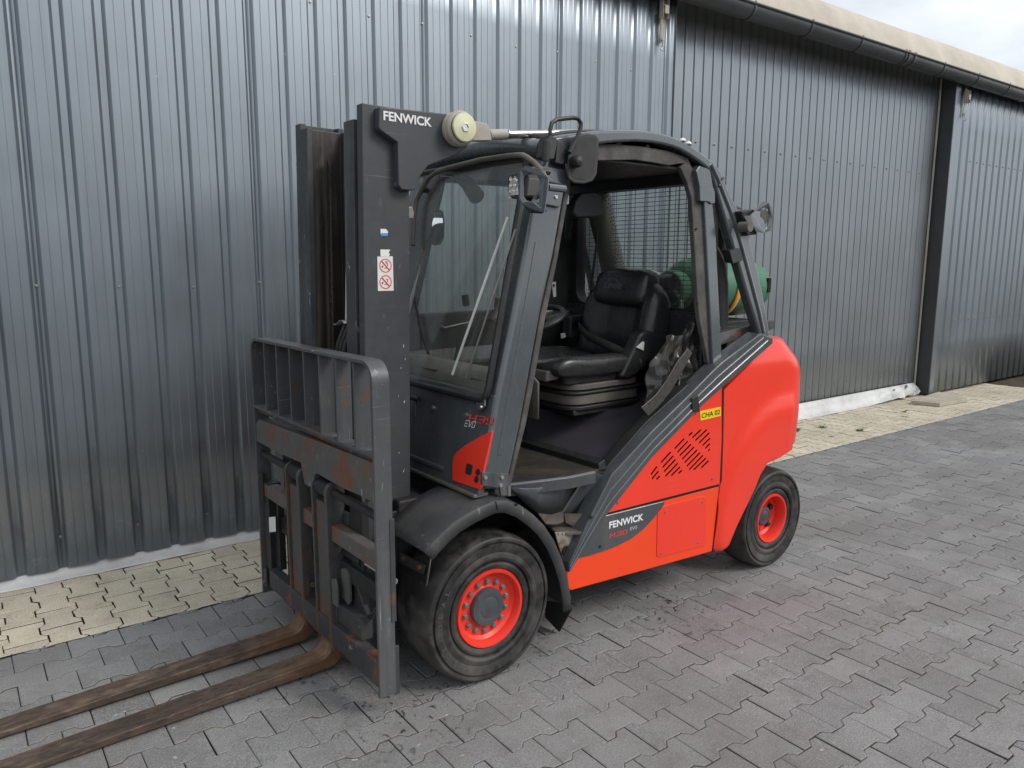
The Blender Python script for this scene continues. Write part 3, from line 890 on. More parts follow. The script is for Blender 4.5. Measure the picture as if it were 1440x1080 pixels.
# ---- chassis and counterweight
g = G(); g.box(-.12, 1.42, -.36, .36, .13, .66); g.tube([(0, -.5, .294), (0, .5, .294)], .11, 20); g.box(-.20, -.12, -.30, .30, .18, .40)
g.pry([(.44, .225), (1.38, .20), (1.38, .60), (.75, .60), (.62, .44)], -.575, .575); g.tube([(1.866, -.45, .265), (1.866, .45, .265)], .07, 16); g.box(1.40, 1.66, -.56, .56, .30, .62)
g.build('chassis', 'chassis', fk, bev=.006)

def sm(a, b, v):
    t = max(0, min(1, (v - a) / (b - a))); return t * t * (3 - 2 * t)

XS = 1.3865                                                   # vertical joint between side panels and counterweight
def cw_front(z):                                              # front limit: joint, then the sloping guard rail
    return XS if z < 1.005 else XS + (z - 1.005) * 1.82
def flare(x, zz):                                              # raised flank above the wheel
    d = math.hypot((x - 1.93) / .60, (zz - .30) / .66)
    return 0.022 * sm(.965, .87, d) * sm(2.25, 2.0, x)
def cw_ring(z, wtop):
    xf = cw_front(z); ring = []
    xr = 2.222 - 0.030 * sm(.95, .62, z) - 0.13 * sm(1.02, 1.235, z) - 0.02 * sm(.75, .98, z)
    hw = 0.620 - 0.035 * sm(1.10, 1.235, z)
    r = 0.215; rings = []
    pts = []
    for i in range(15):
        x = xf + (xr - r - xf) * i / 14
        pts.append((x, -hw - flare(x, z)))
    for i in range(1, 11):
        a = -PI / 2 + (PI / 2) * i / 10
        pts.append((xr - r + r * math.cos(a), -(hw - r) + r * math.sin(a) * 1.0))
    for i in range(1, 6):
        y = -(hw - r) * (1 - i / 5)
        pts.append((xr + .012 * (i / 5), y))
    pts = pts + [(x, -y) for x, y in pts[::-1][1:]]
    return [(x, y, z) for x, y in pts]
arch_x = 1.80
rings = []
zs = [.592, .60, .62] + [.65 + .045 * i for i in range(11)] + [1.13, 1.165, 1.19, 1.208, 1.218, 1.222]
for i, z in enumerate(zs):
    ring = cw_ring(z, 0)
    if i >= len(zs) - 3:
        k = (.004, .014, .034)[i - len(zs) + 3]
        ring = [(x - k * (1 if x > 1.9 else 0.3), y * (1 - k * .6), zz) for x, y, zz in ring]
    if z < .68:
        ring = [(x, y, zz + 0.075 * sm(1.80, 2.2, x) * sm(.70, .592, z)) for x, y, zz in ring]
    if i == 0:
        ring = [(x, y * (.985 if x > arch_x else 1), zz) for x, y, zz in ring]
    rings.append(ring)
cw = G().loft(rings, True, True).build('counterweight', 'red', fk, sharp=50)
arch = [(1.4658, 0.2037), (1.5228, 0.2924), (1.587, 0.3731), (1.6579, 0.4576), (1.7221, 0.5599), (1.7694, 0.5862)]
low = G()
rr_ = []
for z in [.196, .203, .215, .25, .30, .36, .42, .48, .54, .593]:
    # front edge of the wheel arch at this height
    xa = arch[-1][0]
    for (x0, z0), (x1, z1) in zip(arch, arch[1:]):
        if z0 <= z <= z1:
            xa = x0 + (x1 - x0) * (z - z0) / (z1 - z0)
    if z <= arch[0][1]: xa = arch[0][0]
    k = {.196: .010, .203: .004}.get(z, 0)
    e = .013
    xs_ = XS - .020 * sm(.45, .20, z)
    n_ = 8
    ring = [(xs_ + (xa - e - k - xs_) * i / n_, -.620 + k - flare(xs_ + (xa - e - k - xs_) * i / n_, z), z) for i in range(n_ + 1)]
    f_ = flare(xa, z)
    ring += [(xa - k - .003, -.617 + k - f_, z), (xa - k, -.606 + k - f_, z), (xa, .606, z), (xa - e, .62, z), (xs_, .62, z)]
    rr_.append(ring)
low.loft(rr_, True, True).build('counterweight_skirt', 'red', fk, sharp=40)

# ---- side panels (left as seen; right as its mirror)
up2 = [(0.6264, 0.5528), (1.3948, 0.5421), (1.395, 0.7754), (1.3761, 1.0332), (1.2194, 0.9658), (0.8803, 0.7506), (0.6237, 0.5696), (0.6175, 0.5613)]
lo2 = [(0.3929, 0.3357), (0.4458, 0.3882), (0.6073, 0.5459), (0.9882, 0.5371), (1.3951, 0.5298), (1.3857, 0.3626), (1.3618, 0.2), (0.8405, 0.2284), (0.4186, 0.2524), (0.4022, 0.2658)]
SIDE = []
up = G().pry(up2, -.622, -.6192).build('side_panel', 'red', fk)
slots = G()
seg = [(0.8931, 0.6779), (0.9263, 0.704), (0.9012, 0.6567), (0.9374, 0.6809), (0.9319, 0.6493), (0.9468, 0.6567), (0.9587, 0.7225), (1.0159, 0.7577), (0.9715, 0.6984), (1.0337, 0.7369), (0.9823, 0.6766), (1.0506, 0.7171), (0.9923, 0.6528), (1.0682, 0.6966), (1.0327, 0.6488), (1.0849, 0.6762), (1.0828, 0.6503), (1.0995, 0.6574), (1.0494, 0.7737), (1.1072, 0.8076), (1.0699, 0.7535), (1.133, 0.7907), (1.087, 0.7346), (1.1586, 0.7734), (1.1052, 0.7151), (1.1807, 0.7571), (1.1236, 0.6958), (1.2042, 0.7391), (1.1411, 0.6755), (1.2267, 0.7222), (1.1593, 0.6556), (1.2505, 0.7059), (1.1912, 0.6488), (1.2735, 0.6883), (1.2479, 0.6491), (1.2939, 0.6724), (1.1454, 0.8216), (1.1638, 0.8295), (1.1728, 0.8075), (1.2277, 0.8342), (1.1956, 0.7909), (1.2702, 0.8284), (1.2233, 0.7746), (1.2906, 0.8107), (1.2496, 0.7579), (1.298, 0.7829), (1.272, 0.7413), (1.2988, 0.7562), (1.2956, 0.7252), (1.299, 0.7296)]
for i in range(0, len(seg), 2):
    (x0, z0), (x1, z1) = seg[i], seg[i + 1]
    a = math.atan2(z1 - z0, x1 - x0); r = .0052
    cap = [(x1 + r * math.cos(a - PI / 2 + PI * k / 6), z1 + r * math.sin(a - PI / 2 + PI * k / 6)) for k in range(7)]
    cap += [(x0 + r * math.cos(a + PI / 2 + PI * k / 6), z0 + r * math.sin(a + PI / 2 + PI * k / 6)) for k in range(7)]
    slots.pry(cap, -.66, -.55)
cut(up, slots)
for p_ in up.data.polygons:
    p_.use_smooth = False
lo = G().pry(lo2, -.620, -.575).build('lower_panel', 'red_low', fk, bev=.006, seg=3)
G().pry([(x * .985 + .012, z * .985 + .008) for x, z in up2], -.606, -.600).build('slot_backing', 'dark', fk)  # black sheet behind the slots, stands in for the shade inside the body
up_r = G().pry(up2, .585, .622).build('side_panel', 'red', fk, bev=.004)
lo_r = G().pry(lo2, .575, .620).build('lower_panel', 'red', fk, bev=.006)
sm_ = [(1.3733, 1.0196), (1.3898, 1.018), (1.4028, 0.7751), (1.4075, 0.5369), (1.3755, 0.1952), (1.3596, 0.1991), (1.3927, 0.5396), (1.3916, 0.7766)]
G().pry(sm_, -.6232, -.612).build('panel_joint', 'dark', fk)
sm2 = [(0.5967, 0.5465), (0.9883, 0.5357), (1.3957, 0.53), (1.3949, 0.5399), (0.9878, 0.5446), (0.6178, 0.5539)]
G().pry(sm2, -.6212, -.612).build('panel_joint', 'dark', fk)
# dark plastic badge panel in the lower panel
bd = [(0.4439, 0.3885), (0.6054, 0.5445), (0.8242, 0.54), (0.9757, 0.5361), (0.9877, 0.529), (0.9845, 0.516), (0.9213, 0.468), (0.8523, 0.4291), (0.7751, 0.401), (0.686, 0.389), (0.6079, 0.3848), (0.5234, 0.3842)]
badge = G().pry(bd, -.6235, -.612).build('badge_panel', 'grey', lo, bev=.0015)
e0 = [(0.5988, -0.6245, 0.5416), (0.9736, -0.6245, 0.533)]
G().tube(e0, .0022, 6).build('badge_trim', 'chrome', lo)
(fx, fy, fz), (gx, gy, gz), (hx, hy, hz) = [(0.6306, -0.6238, 0.4791), (0.8461, -0.6238, 0.4728), (0.6342, -0.6238, 0.5113)]
text('brand_lettering', 'FENWICK', 'white', badge, (fx, fy, fz), (gx - fx, 0, gz - fz), (0, 0, 1), hz - fz, bold=.030, width=math.hypot(gx - fx, gz - fz))
def h30(parent, a, b, c, evo, evo_h, mat2='white', sup=False):
    """the model mark: slanted squarish strokes"""
    A_, B_, C_ = Vector(a), Vector(b), Vector(c)
    X = B_ - A_; Y = C_ - A_
    N = X.cross(Y).normalized() * .0011
    def pt(u, v): return A_ + X * (u / 10.6) + Y * (v / 5.0) + X.normalized() * (v * .16 * Y.length / 5.0) + N
    g = G()
    def bar(u0, v0, u1, v1):
        g.add([pt(u0, v0), pt(u1, v0), pt(u1, v1), pt(u0, v1)], [(0, 1, 2, 3)])
    s = .62
    bar(0, 0, s, 5); bar(2.6, 0, 2.6 + s, 5); bar(s, 2.2, 2.6, 2.2 + s)
    o = 4.0
    bar(o, 4.4, o + 3, 5); bar(o, 0, o + 3, .6); bar(o + .6, 2.2, o + 2.4, 2.8); bar(o + 2.4, .6, o + 3, 4.4)
    o = 7.6
    bar(o, 4.4, o + 3, 5); bar(o, 0, o + 3, .6); bar(o, .6, o + .6, 4.4); bar(o + 2.4, .6, o + 3, 4.4)
    g.build('model_mark', 'redprint_b', parent)
    E_, W = Vector(evo[0]), Vector(evo[1])
    X2 = (W - E_)
    def p2(u, v): return E_ + X2 * (u / 10.4) + Y.normalized() * (v / 5 * evo_h) + X2.normalized() * (v * .16 * evo_h / 5) + N
    g = G()
    def b2(u0, v0, u1, v1, du=0.0):
        g.add([p2(u0, v0), p2(u1, v0), p2(u1 + du, v1), p2(u0 + du, v1)], [(0, 1, 2, 3)])
    s = .5
    b2(0, 0, s, 5); b2(s, 4.5, 3, 5); b2(s, 0, 3, .5); b2(s, 2.2, 2.6, 2.7)
    b2(4.9, 0, 5.4, 5, -1.5); b2(4.9, 0, 5.4, 5, 1.5)
    o = 7.4
    b2(o, 4.5, o + 3, 5); b2(o, 0, o + 3, .5); b2(o, .5, o + .5, 4.5); b2(o + 2.5, .5, o + 3, 4.5)
    g.build('model_suffix', mat2, parent)
MAT['redprint_b'] = flat('bright_red_print', (0.85, 0.05, 0.04), 0.45)
q = [(0.6329, -0.6238, 0.4364), (0.7431, -0.6238, 0.4327), (0.6365, -0.6238, 0.4565), (0.7607, -0.6238, 0.4436), (0.804, -0.6238, 0.4424), (0.7624, -0.6238, 0.4574)]
h30(badge, q[0], q[1], (q[0][0], q[0][1], q[2][2]), (q[3], q[4]), q[5][2] - q[3][2])
c0 = [(0.5791, -0.624, 0.4113)]
G().disc(c0[0], 'y', .0075, .006, 16).build('plug', 'black', lo)
# access cover with four screws
ac = [(0.9435, 0.504), (0.9551, 0.5117), (1.2577, 0.5044), (1.2823, 0.498), (1.2903, 0.4839), (1.3082, 0.2561), (1.2913, 0.2472), (0.9651, 0.2684), (0.95, 0.2773), (0.9464, 0.2919)]
G().pry(ac, -.6235, -.612).build('access_cover', 'red', lo, bev=.0015)
for p in [(0.9955, -0.624, 0.4785), (1.2633, -0.624, 0.4735), (0.9762, -0.624, 0.2845), (1.2434, -0.624, 0.273)]:
    G().disc(p, 'y', .0055, .004, 12).build('panel_screw', 'steel', lo)
for p in [(0.6827, -0.623, 0.5873), (1.3319, -0.623, 0.5777)]:
    G().lathe([(.016, .002), (.013, .001), (.011, .004)], p, 'y', 20).build('latch_recess', 'red_rim', up)
    G().disc((p[0], p[1], p[2]), 'y', .006, .006, 10).build('panel_screw', 'steel', up)
# yellow sticker
st = [(1.2119, -0.6235, 0.9272), (1.3671, -0.6235, 0.9306), (1.3738, -0.6235, 0.8855), (1.2217, -0.6235, 0.8811)]
sk = G().ext(st, (0, -.0008, 0)).build('sticker', 'yellow', up)
q = [(1.227, -0.6245, 0.8918), (1.3636, -0.6245, 0.8953), (1.2239, -0.6245, 0.9157)]
text('sticker_lettering', 'CHA 02', 'blackprint', sk, q[0], (q[1][0] - q[0][0], 0, q[1][2] - q[0][2]), (0, 0, 1), q[2][2] - q[0][2], bold=.006, width=math.hypot(q[1][0] - q[0][0], q[1][2] - q[0][2]))

# ---- sloping side rail (both sides)
rail2 = [(0.3989, 0.3388), (0.4523, 0.3913), (0.6143, 0.5495), (0.8829, 0.754), (1.2238, 0.9544), (1.3865, 1.0332), (1.7629, 1.2118), (1.757, 1.2411), (1.6519, 1.2686), (1.3586, 1.1509), (1.2941, 1.1171), (1.1422, 1.0272), (0.877, 0.8784), (0.6343, 0.7229), (0.5055, 0.55), (0.3964, 0.3847)]
for s in (-1, 1):
    ra = G().pry(rail2, s * .632, s * .545).build('guard_rail', 'grey', fk, bev=.008, seg=3)
    for k, t_ in enumerate(((.30, .011), (.62, .009))):
        n_ = 8
        lowp = [rail2[i] for i in (0, 1, 2, 3, 4, 5, 6)]; upp = [rail2[i] for i in (15, 14, 13, 12, 11, 10, 8)]
        path = [(a[0] + (b[0] - a[0]) * t_[0], s * .632, a[1] + (b[1] - a[1]) * t_[0]) for a, b in zip(lowp, upp)]
        path[-1] = (path[-1][0] - .02, path[-1][1], path[-1][2])
        G().tube(path, t_[1] * .55, 8).build('rail_bead', 'guard', ra)
rb = [(1.1309, -0.64, 1.0004), (1.1761, -0.64, 1.0088), (1.197, -0.64, 0.9259), (1.1396, -0.64, 0.9428)]
G().ext(rb, (0, .03, 0)).build('rail_clip', 'black', fk, bev=.003)
p = [(0.5099, -0.636, 0.5596)]
G().disc(p[0], 'y', .008, .006, 12).build('rail_screw', 'black', fk)
# seals along the door sill
sill = [(0.6683, 0.6982), (0.9375, 0.8851), (1.2017, 1.0254), (1.3824, 1.1015), (1.3642, 1.1273), (1.1796, 1.0513), (0.9034, 0.9092), (0.6414, 0.7283)]
G().pry(sill, -.575, -.52).build('sill_seal', 'black', fk, bev=.004)


# ---- mast, tilted back a degree
TILT = 0.0167
def mast(o):
    o.rotation_euler = (0, TILT, 0); o.location = (-TILT * 1.325, 0, 0); return o
def channel(y_out, y_in, x0, x1, z0, z1, web_out=True):
    g = G(); s = 1 if y_in > y_out else -1
    fw_ = abs(y_in - y_out)
    yo, yi = y_out, y_in
    pts_w = sorted((yo, yo + s * .022)) if web_out else sorted((yi, yi - s * .018))
    # one closed C section
    sec = [(x0, yo), (x1, yo), (x1, yi), (x1 - .024, yi), (x1 - .030, yo + s * .022), (x0 + .030, yo + s * .022), (x0 + .024, yi), (x0, yi)]
    g.prz(sec, z0, z1)
    return g
mL = mast(channel(-.300, -.256, -.342, -.150, .16, 2.166).build('mast_channel', 'mast', fk, bev=.003))
mR = mast(channel(.300, .246, -.342, -.150, .16, 2.168).build('mast_channel', 'rail', fk, bev=.003))
def inner(s, ztop):
    g = G()
    sec = [(-.350, .245), (-.350, .165), (-.326, .165), (-.322, .195), (-.190, .195), (-.186, .150), (-.160, .150), (-.160, .245), (-.186, .245), (-.190, .222), (-.322, .222), (-.326, .245)]
    g.prz([(x, s * y) for x, y in sec], .12, ztop)
    return g
iL = mast(inner(-1, 2.118).build('inner_mast_channel', 'rail', fk, bev=.003))
iR = mast(inner(1, 2.140).build('inner_mast_channel', 'greasy', fk, bev=.003))
iR.data.materials.append(MAT['rail'])
for p_ in iR.data.polygons:
    if p_.center.x < -.3255: p_.material_index = 1
g = G()
g.box(-.185, -.155, -.255, .245, 2.02, 2.12); g.box(-.19, -.155, -.28, .28, .93, 1.06); g.box(-.19, -.155, -.28, .28, .20, .34)
mast(g.build('mast_crossmember', 'chassis', fk, bev=.004))
for s in (-1, 1):
    g = G(); g.tube([(-.165, s * .115, .15), (-.165, s * .115, 1.45)], .038, 20); 
    c = mast(g.build('lift_cylinder', 'chassis', fk))
    mast_rod = G().tube([(-.165, s * .115, 1.45), (-.165, s * .115, 2.06)], .021, 16).build('cylinder_rod', 'steel', c)
    g = G()
    for k in range(34):
        z = .55 + k * .043
        g.box(-.262, -.256, s * .165 - .012, s * .165 + .012, z, z + .034); g.box(-.265, -.253, s * .165 - .006, s * .165 + .006, z + .028, z + .05)
    mast(tag(g.build('lift_chain', 'greasy', fk), kind='stuff'))
mast(G().tube([(-.20, 0.143, 1.30), (-.20, 0.103, 1.98)], .008, 8).build('cream_strip', 'paper', fk))  # narrow pale strip standing upright in the mast opening
mast(G().grid([[(-.352, -.150 + .02 * k, 1.375 + .012 * math.sin(k * 1.1)), (-.27, -.150 + .02 * k, 1.392 - .004 * k)] for k in range(6)]).build('hose_guide', 'steel', fk, solid=.003, sharp=60))
for k in range(3):
    y = -.145 + .03 * k
    mast(G().tube([(-.34, y + .05, 1.18), (-.335, y + .02, 1.29), (-.315, y, 1.365), (-.27, y, 1.37), (-.24, y, 1.25), (-.24, y, .8)], .011, 10).build('hydraulic_hose', 'black', fk))
for k in range(2):
    mast(G().tube([(-.36, -.05 - .03 * k, .85), (-.33, -.09 - .04 * k, 1.0), (-.30, -.15 - .03 * k, 1.08), (-.26, -.13 - .03 * k, 1.02), (-.25, -.1, .8), (-.26, 0, .6)], .012, 10).build('hydraulic_hose', 'black', fk))
# mast stickers
def sticker(pl, mat, parent, y=-.301, t=.0008):
    return G().ext(pl, (0, -t, 0)).build('sticker', mat, parent)
def unt(p):                                                   # undo the tilt, the parent channel carries it
    m = Matrix.Rotation(TILT, 4, 'Y'); m.translation = (-TILT * 1.325, 0, 0)
    return tuple(m.inverted() @ Vector(p))
pl = [(-0.282, -0.3005, 1.6351), (-0.2179, -0.3005, 1.6364), (-0.2171, -0.3005, 1.5087), (-0.2834, -0.3005, 1.5091)]
pl = [unt((x, -.3005, z)) for x, y, z in pl]
s1 = sticker(pl, 'paper', mL)
(ax_, _, az_), (bx_, _, bz_), (cx_, _, cz_), (dx_, _, dz_) = pl
W = bx_ - ax_; H = az_ - dz_
g = G(); gb = G()
for cz in (az_ - H * .26, az_ - H * .74):
    cx = ax_ + W * .5 + .001; R = W * .40
    rings = [[(cx + r * math.cos(2 * PI * k / 32), -.3018, cz + r * math.sin(2 * PI * k / 32)) for k in range(32)] for r in (R, R * .86)]
    g.loft(rings, True, False)
    d = R * .9 * .7071; w = R * .075
    g.add([(cx - d - w, -.3018, cz + d - w), (cx - d + w, -.3018, cz + d + w), (cx + d + w, -.3018, cz - d + w), (cx + d - w, -.3018, cz - d - w)], [(0, 1, 2, 3)])
    for (u, v, a, b2) in ((-.62, -.30, .20, .26), (-.50, -.12, .14, .14), (-.2, -.40, .34, .10), (.10, .30, .30, .12), (.28, -.05, .10, .30), (-.05, .48, .36, .12)):
        if cz < az_ - H * .5 and v > .4: continue
        gb.box(cx + (u) * R, cx + (u + a) * R, -.3016, -.3014, cz + v * R, cz + (v + b2) * R)
mast_ = g.build('prohibition_sign', 'redprint', mL); gb.build('sign_figures', 'blackprint', mL)
pl = [(-0.2687, -0.3005, 1.661), (-0.2278, -0.3005, 1.6609), (-0.2346, -0.3005, 1.6504), (-0.2294, -0.3005, 1.6426), (-0.235, -0.3005, 1.6363), (-0.2688, -0.3005, 1.6362)]
sticker([unt((x, -.3005, z)) for x, y, z in pl], 'white', mL)
pl = [(-0.2661, -0.3005, 1.7358), (-0.2443, -0.3005, 1.7358), (-0.236, -0.3005, 1.727), (-0.2368, -0.3005, 1.7169), (-0.2666, -0.3005, 1.7162)]
sticker([unt((x, -.3005, z)) for x, y, z in pl], 'white', mL)
pl = [(-0.2659, -0.3005, 1.7204), (-0.2361, -0.3005, 1.721), (-0.2388, -0.3005, 1.7101), (-0.2659, -0.3005, 1.7106)]
sticker([unt((x, -.3011, z)) for x, y, z in pl], 'blue', mL)
g = G(); rnd = random.Random(4)                               # chips down to bare metal
for i in range(20):
    x, z = rnd.uniform(-.335, -.16), rnd.uniform(.75, 1.32)
    a, b2 = rnd.uniform(.0006, .0018), rnd.uniform(.002, .008)
    g.add([(x - a, -.3006, z), (x, -.3006, z - b2), (x + a, -.3006, z + a), (x + .001, -.3006, z + b2)], [(0, 1, 2, 3)])
tag(g.build('paint_chips', 'white', mL), kind='stuff')

# tilt bracket with maker's name, pivot bush and tilt rod
bp2 = [(-0.2786, 2.1582), (-0.2018, 2.1614), (-0.0821, 2.1647), (0.044, 2.1672), (0.1363, 2.1672), (0.1496, 2.1142), (0.0922, 2.0505), (0.0425, 2.0186), (-0.0791, 1.9714), (-0.12, 1.9248), (-0.1346, 1.8828), (-0.1484, 1.8775), (-0.192, 1.8776), (-0.2071, 1.8914), (-0.2077, 2.0435), (-0.2757, 2.0788), (-0.2823, 2.0862)]
br = G().pry(bp2, -.337, -.298).build('tilt_bracket', 'mast', fk, bev=.004)
q = [(-0.2644, -0.338, 2.1144), (-0.0632, -0.338, 2.1117), (-0.2619, -0.338, 2.1472)]
text('brand_lettering', 'FENWICK', 'white', br, q[0], (q[1][0] - q[0][0], 0, q[1][2] - q[0][2]), (0, 0, 1), q[2][2] - q[0][2], bold=.028, width=math.hypot(q[1][0] - q[0][0], q[1][2] - q[0][2]))
ey = (0.043, -.36, 2.113)
g = G(); g.lathe([(.022, .03), (.058, .028), (.064, .018), (.064, .004), (.061, 0.0), (.064, -.004), (.064, -.020), (.057, -.030), (.050, -.030), (.048, -.018), (.02, -.018)], ey, 'y', 48)
g.ext([(ey[0] + .03, -.375, ey[2] + .036), (ey[0] + .125, -.375, ey[2] + .030), (ey[0] + .135, -.375, ey[2] + .012), (ey[0] + .145, -.375, ey[2] - .030), (ey[0] + .03, -.375, ey[2] - .042)], (0, .05, 0))
pv = g.build('tilt_joint', 'cast', fk, bev=.003)
G().lathe([(.0001, -.020), (.053, -.020), (.053, -.034), (.0001, -.034)], ey, 'y', 40).build('rubber_bush', 'black', pv)
G().lathe([(.016, -.046), (.050, -.044), (.0535, -.041), (.0535, -.036), (.050, -.033), (.016, -.033)], ey, 'y', 48).build('washer', 'zinc', pv)
G().lathe([(.019, -.036), (.0195, -.046), (.0165, -.050), (.0125, -.050), (.0125, -.046), (.001, -.046)], ey, 'y', 6).build('pivot_bolt', 'bright', pv)
a, b2 = Vector((ey[0] + .13, -.352, ey[2] - .008)), Vector((.62, -.41, 2.150))
def lp(t): return a + (b2 - a) * t
td = G(); td.tube([lp(0), lp(.03), lp(.04), lp(.21), lp(.22)], [.017, .017, .0205, .0205, .014], 18)
td.build('rod_sleeve', 'cast', fk)
G().tube([lp(.22), lp(.235), lp(.24), lp(1.0)], [.019, .019, .0145, .0145], 18).build('tilt_rod', 'chrome', fk)
# sensor block at the mast edge
sb = [(-0.1217, 1.8209), (-0.0996, 1.8259), (-0.0907, 1.8008), (-0.0958, 1.7818), (-0.121, 1.7809)]
G().pry(sb, -.25, -.20).build('sensor', 'steel', fk, bev=.002)

# ---- fork carriage
XC = -.475
def loop(pts_, x0, x1, th):
    """flat bar bent along a y,z path; th is its thickness outwards"""
    n = len(pts_); inn = []
    for i in range(n):
        p0, p1, p2 = Vector(pts_[max(0, i - 1)]), Vector(pts_[i]), Vector(pts_[min(n - 1, i + 1)])
        t = (p2 - p0).normalized(); inn.append(tuple(p1 + Vector((t.y, -t.x)) * th))
    rings = [[(x0, *p), (x1, *p), (x1, *q_), (x0, *q_)] for p, q_ in zip(pts_, inn)]
    return G().loft(rings, True, True)
pth = [(-.606, .085), (-.606, .45), (-.606, .80), (-.606, 1.215)] + [(y, z) for y, z in arc((-.536, 1.220), .070, PI, PI / 2, 7)] + [(-.2, 1.286), (.2, 1.282)] + [(y, z) for y, z in arc((.490, 1.216), .064, PI / 2, 0, 7)] + [(.554, .80), (.554, .45), (.554, .07)]
ca = loop(pth, -.476, -.410, .013).build('load_backrest', 'backrest', fk, bev=.002)
g = G().box(-.476, -.418, -.594, .542, .960, .972); g.build('backrest_rail', 'backrest', ca, bev=.002)
for y in (.39, .25, .108, -.034, -.177, -.320, -.464):
    G().box(-.474, -.414, y - .0055, y + .0055, .971, 1.271).build('backrest_slat', 'backrest', ca, bev=.0015)
G().box(-.424, -.404, -.609, -.603, .36, .74).build('wear_plate', 'carriage', ca, bev=.002)
G().box(-.414, -.392, -.600, -.586, .075, .26).build('wear_plate', 'carriage', ca, bev=.002)
ub = [(.541, .886), (.50, .912), (.30, .917), (-.129, .932), (-.594, .943), (-.594, .80), (-.529, .803), (-.52, .786), (-.505, .786), (-.495, .803), (-.353, .796), (-.12, .80), (-.095, .79), (-.068, .735), (-.035, .726), (.007, .728), (.038, .81), (.30, .80), (.541, .803)]
G().prx(ub, -.472, -.420).build('upper_carriage_bar', 'bar', fk, bev=.004)
G().box(-.462, -.425, -.594, .541, .940, .960).build('backrest_foot', 'carriage', fk, bev=.003)
sh = G().tube([(-.445, .541, .742), (-.445, -.594, .742)], .0165, 20).build('fork_shaft', 'chassis', fk)
G().box(-.462, -.415, -.594, .500, .552, .614).build('middle_carriage_bar', 'bar', fk, bev=.003)
G().prx([(.455, .218), (-.594, .218), (-.594, .120), (.455, .130)], -.474, -.430).build('lower_carriage_bar', 'carriage', fk, bev=.003)
G().box(-.450, -.40, -.42, -.215, .218, .300).build('carriage_block', 'carriage', fk, bev=.004)
G().box(-.430, -.40, -.594, .541, .40, .47).build('rear_carriage_bar', 'chassis', fk, bev=.004)
for y in (-.33, .33):
    G().box(-.415, -.385, y - .05, y + .05, .14, .90).build('carriage_post', 'chassis', fk, bev=.004)
# far end fittings
G().box(-.462, -.400, .455, .510, .20, .62).build('carriage_end_plate', 'black', fk, bev=.003)
G().prx([(.40, .22), (.455, .22), (.455, .40), (.42, .42), (.42, .60), (.40, .60)], -.44, -.41).build('carriage_end_plate', 'black', fk, bev=.002)
lb = [(-0.468, 0.4396, 0.4691), (-0.468, 0.3571, 0.4944), (-0.468, 0.3616, 0.4237), (-0.468, 0.4409, 0.3973)]
G().ext(lb, (-.001, 0, 0)).build('label_plate', 'paper', fk)
G().box(-.474, -.466, .500, .535, .11, .20).build('end_stop', 'carriage', fk, bev=.003)
G().disc((-.476, .517, .135), 'x', .010, .012, 12).build('rusty_bolt', 'rustbolt', fk)
G().box(-.472, -.455, .498, .530, .52, .66).build('end_stop', 'black', fk, bev=.005)
g = G().tube([(-.40, -.33, .50), (-.40, -.594, .502)], .012, 16); g.build('positioner_rod', 'chrome', fk)
G().tube([(-.40, -.10, .50), (-.40, -.36, .50)], .024, 18).build('positioner_cylinder', 'black', fk)
G().tube([(-.44, .47, .575), (-.44, .36, .58)], .017, 14).build('positioner_cylinder', 'steel', fk)
for k in range(2):
    G().tube([(-.40 - .01 * k, -.30, .42), (-.405, -.40, .30), (-.41, -.46, .32 + .02 * k), (-.40, -.50, .40), (-.39, -.52, .46), (-.38, -.50, .56)], .011, 10).build('hydraulic_hose', 'black', fk)
G().prx([(-.235, .325), (-.235, .44), (-.275, .455), (-.305, .43), (-.305, .33), (-.29, .31)], -.438, -.428).build('bracket_plate', 'bar', fk, bev=.001)
G().prx([(-.215, .30), (-.215, .40), (-.245, .41), (-.262, .38), (-.262, .30)], -.470, -.462).build('bracket_plate', 'bar', fk, bev=.001)

# forks with the guide plates that ride on the shaft
def fork(yc, tip, w=.100):
    r = .055; prof = []
    zt = .060                                                 # top of the blade at the heel
    outer = [(-.420, .150), (-.420, .075)] + [(x, z) for x, z in arc((-.480, .075), .060, 0, -PI / 2, 6)]
    outer += [(-1.0, .012), (tip + .02, .006), (tip, .010)]
    inner_ = [(tip, .020), (tip + .01, .024), (-1.0, .045), (-.515, zt)] + [(x, z) for x, z in arc((-.515, zt + .048), .048, -PI / 2, 0, 6)] + [(-.466, .150)]
    o = G().pry(outer + inner_, yc - w / 2, yc + w / 2).build('fork', 'fork', fk, bev=.004)
    G().box(-.466, -.420, yc - w / 2, yc + w / 2, .149, .690).build('fork_shank', 'shank', o, bev=.004)
    return o
for yc, tip in ((-.135, -1.72), (.135, -1.70)):
    f_ = fork(yc, tip)
    for s in (-1, 1):
        y0 = yc + s * (.052 + (.002 if s > 0 else .005))
        th = .013 if s > 0 else .022
        pr_ = [(-.478, .70)] + [(x, z) for x, z in arc((-.440, .742), .040, PI, 0, 10)] + [(-.400, .70), (-.412, .62), (-.412, .16), (-.416, .12), (-.430, .085), (-.450, .075), (-.466, .090), (-.476, .14)]
        G().pry(pr_, *sorted((y0, y0 + s * th))).build('fork_guide_plate', 'shank', f_, bev=.003)
    G().tube([(-.440, yc - .05, .742), (-.440, yc + .05, .742)], .034, 24).build('fork_sleeve', 'chassis', f_)
    G().lathe([(.011, 0), (.011, -.010), (.008, -.013), (.001, -.013)], (-.445, yc - .079, .595), 'y', 6).build('guide_bolt', 'bright', f_)
    G().box(-.456, -.418, yc - .088, yc - .077, .24, .31).build('guide_stop', 'rail', f_, bev=.002)
    for z in (.275, .195):
        G().disc((-.437, yc - .088, z), 'y', .011, .008, 14).build('rusty_bolt', 'rustbolt', f_)
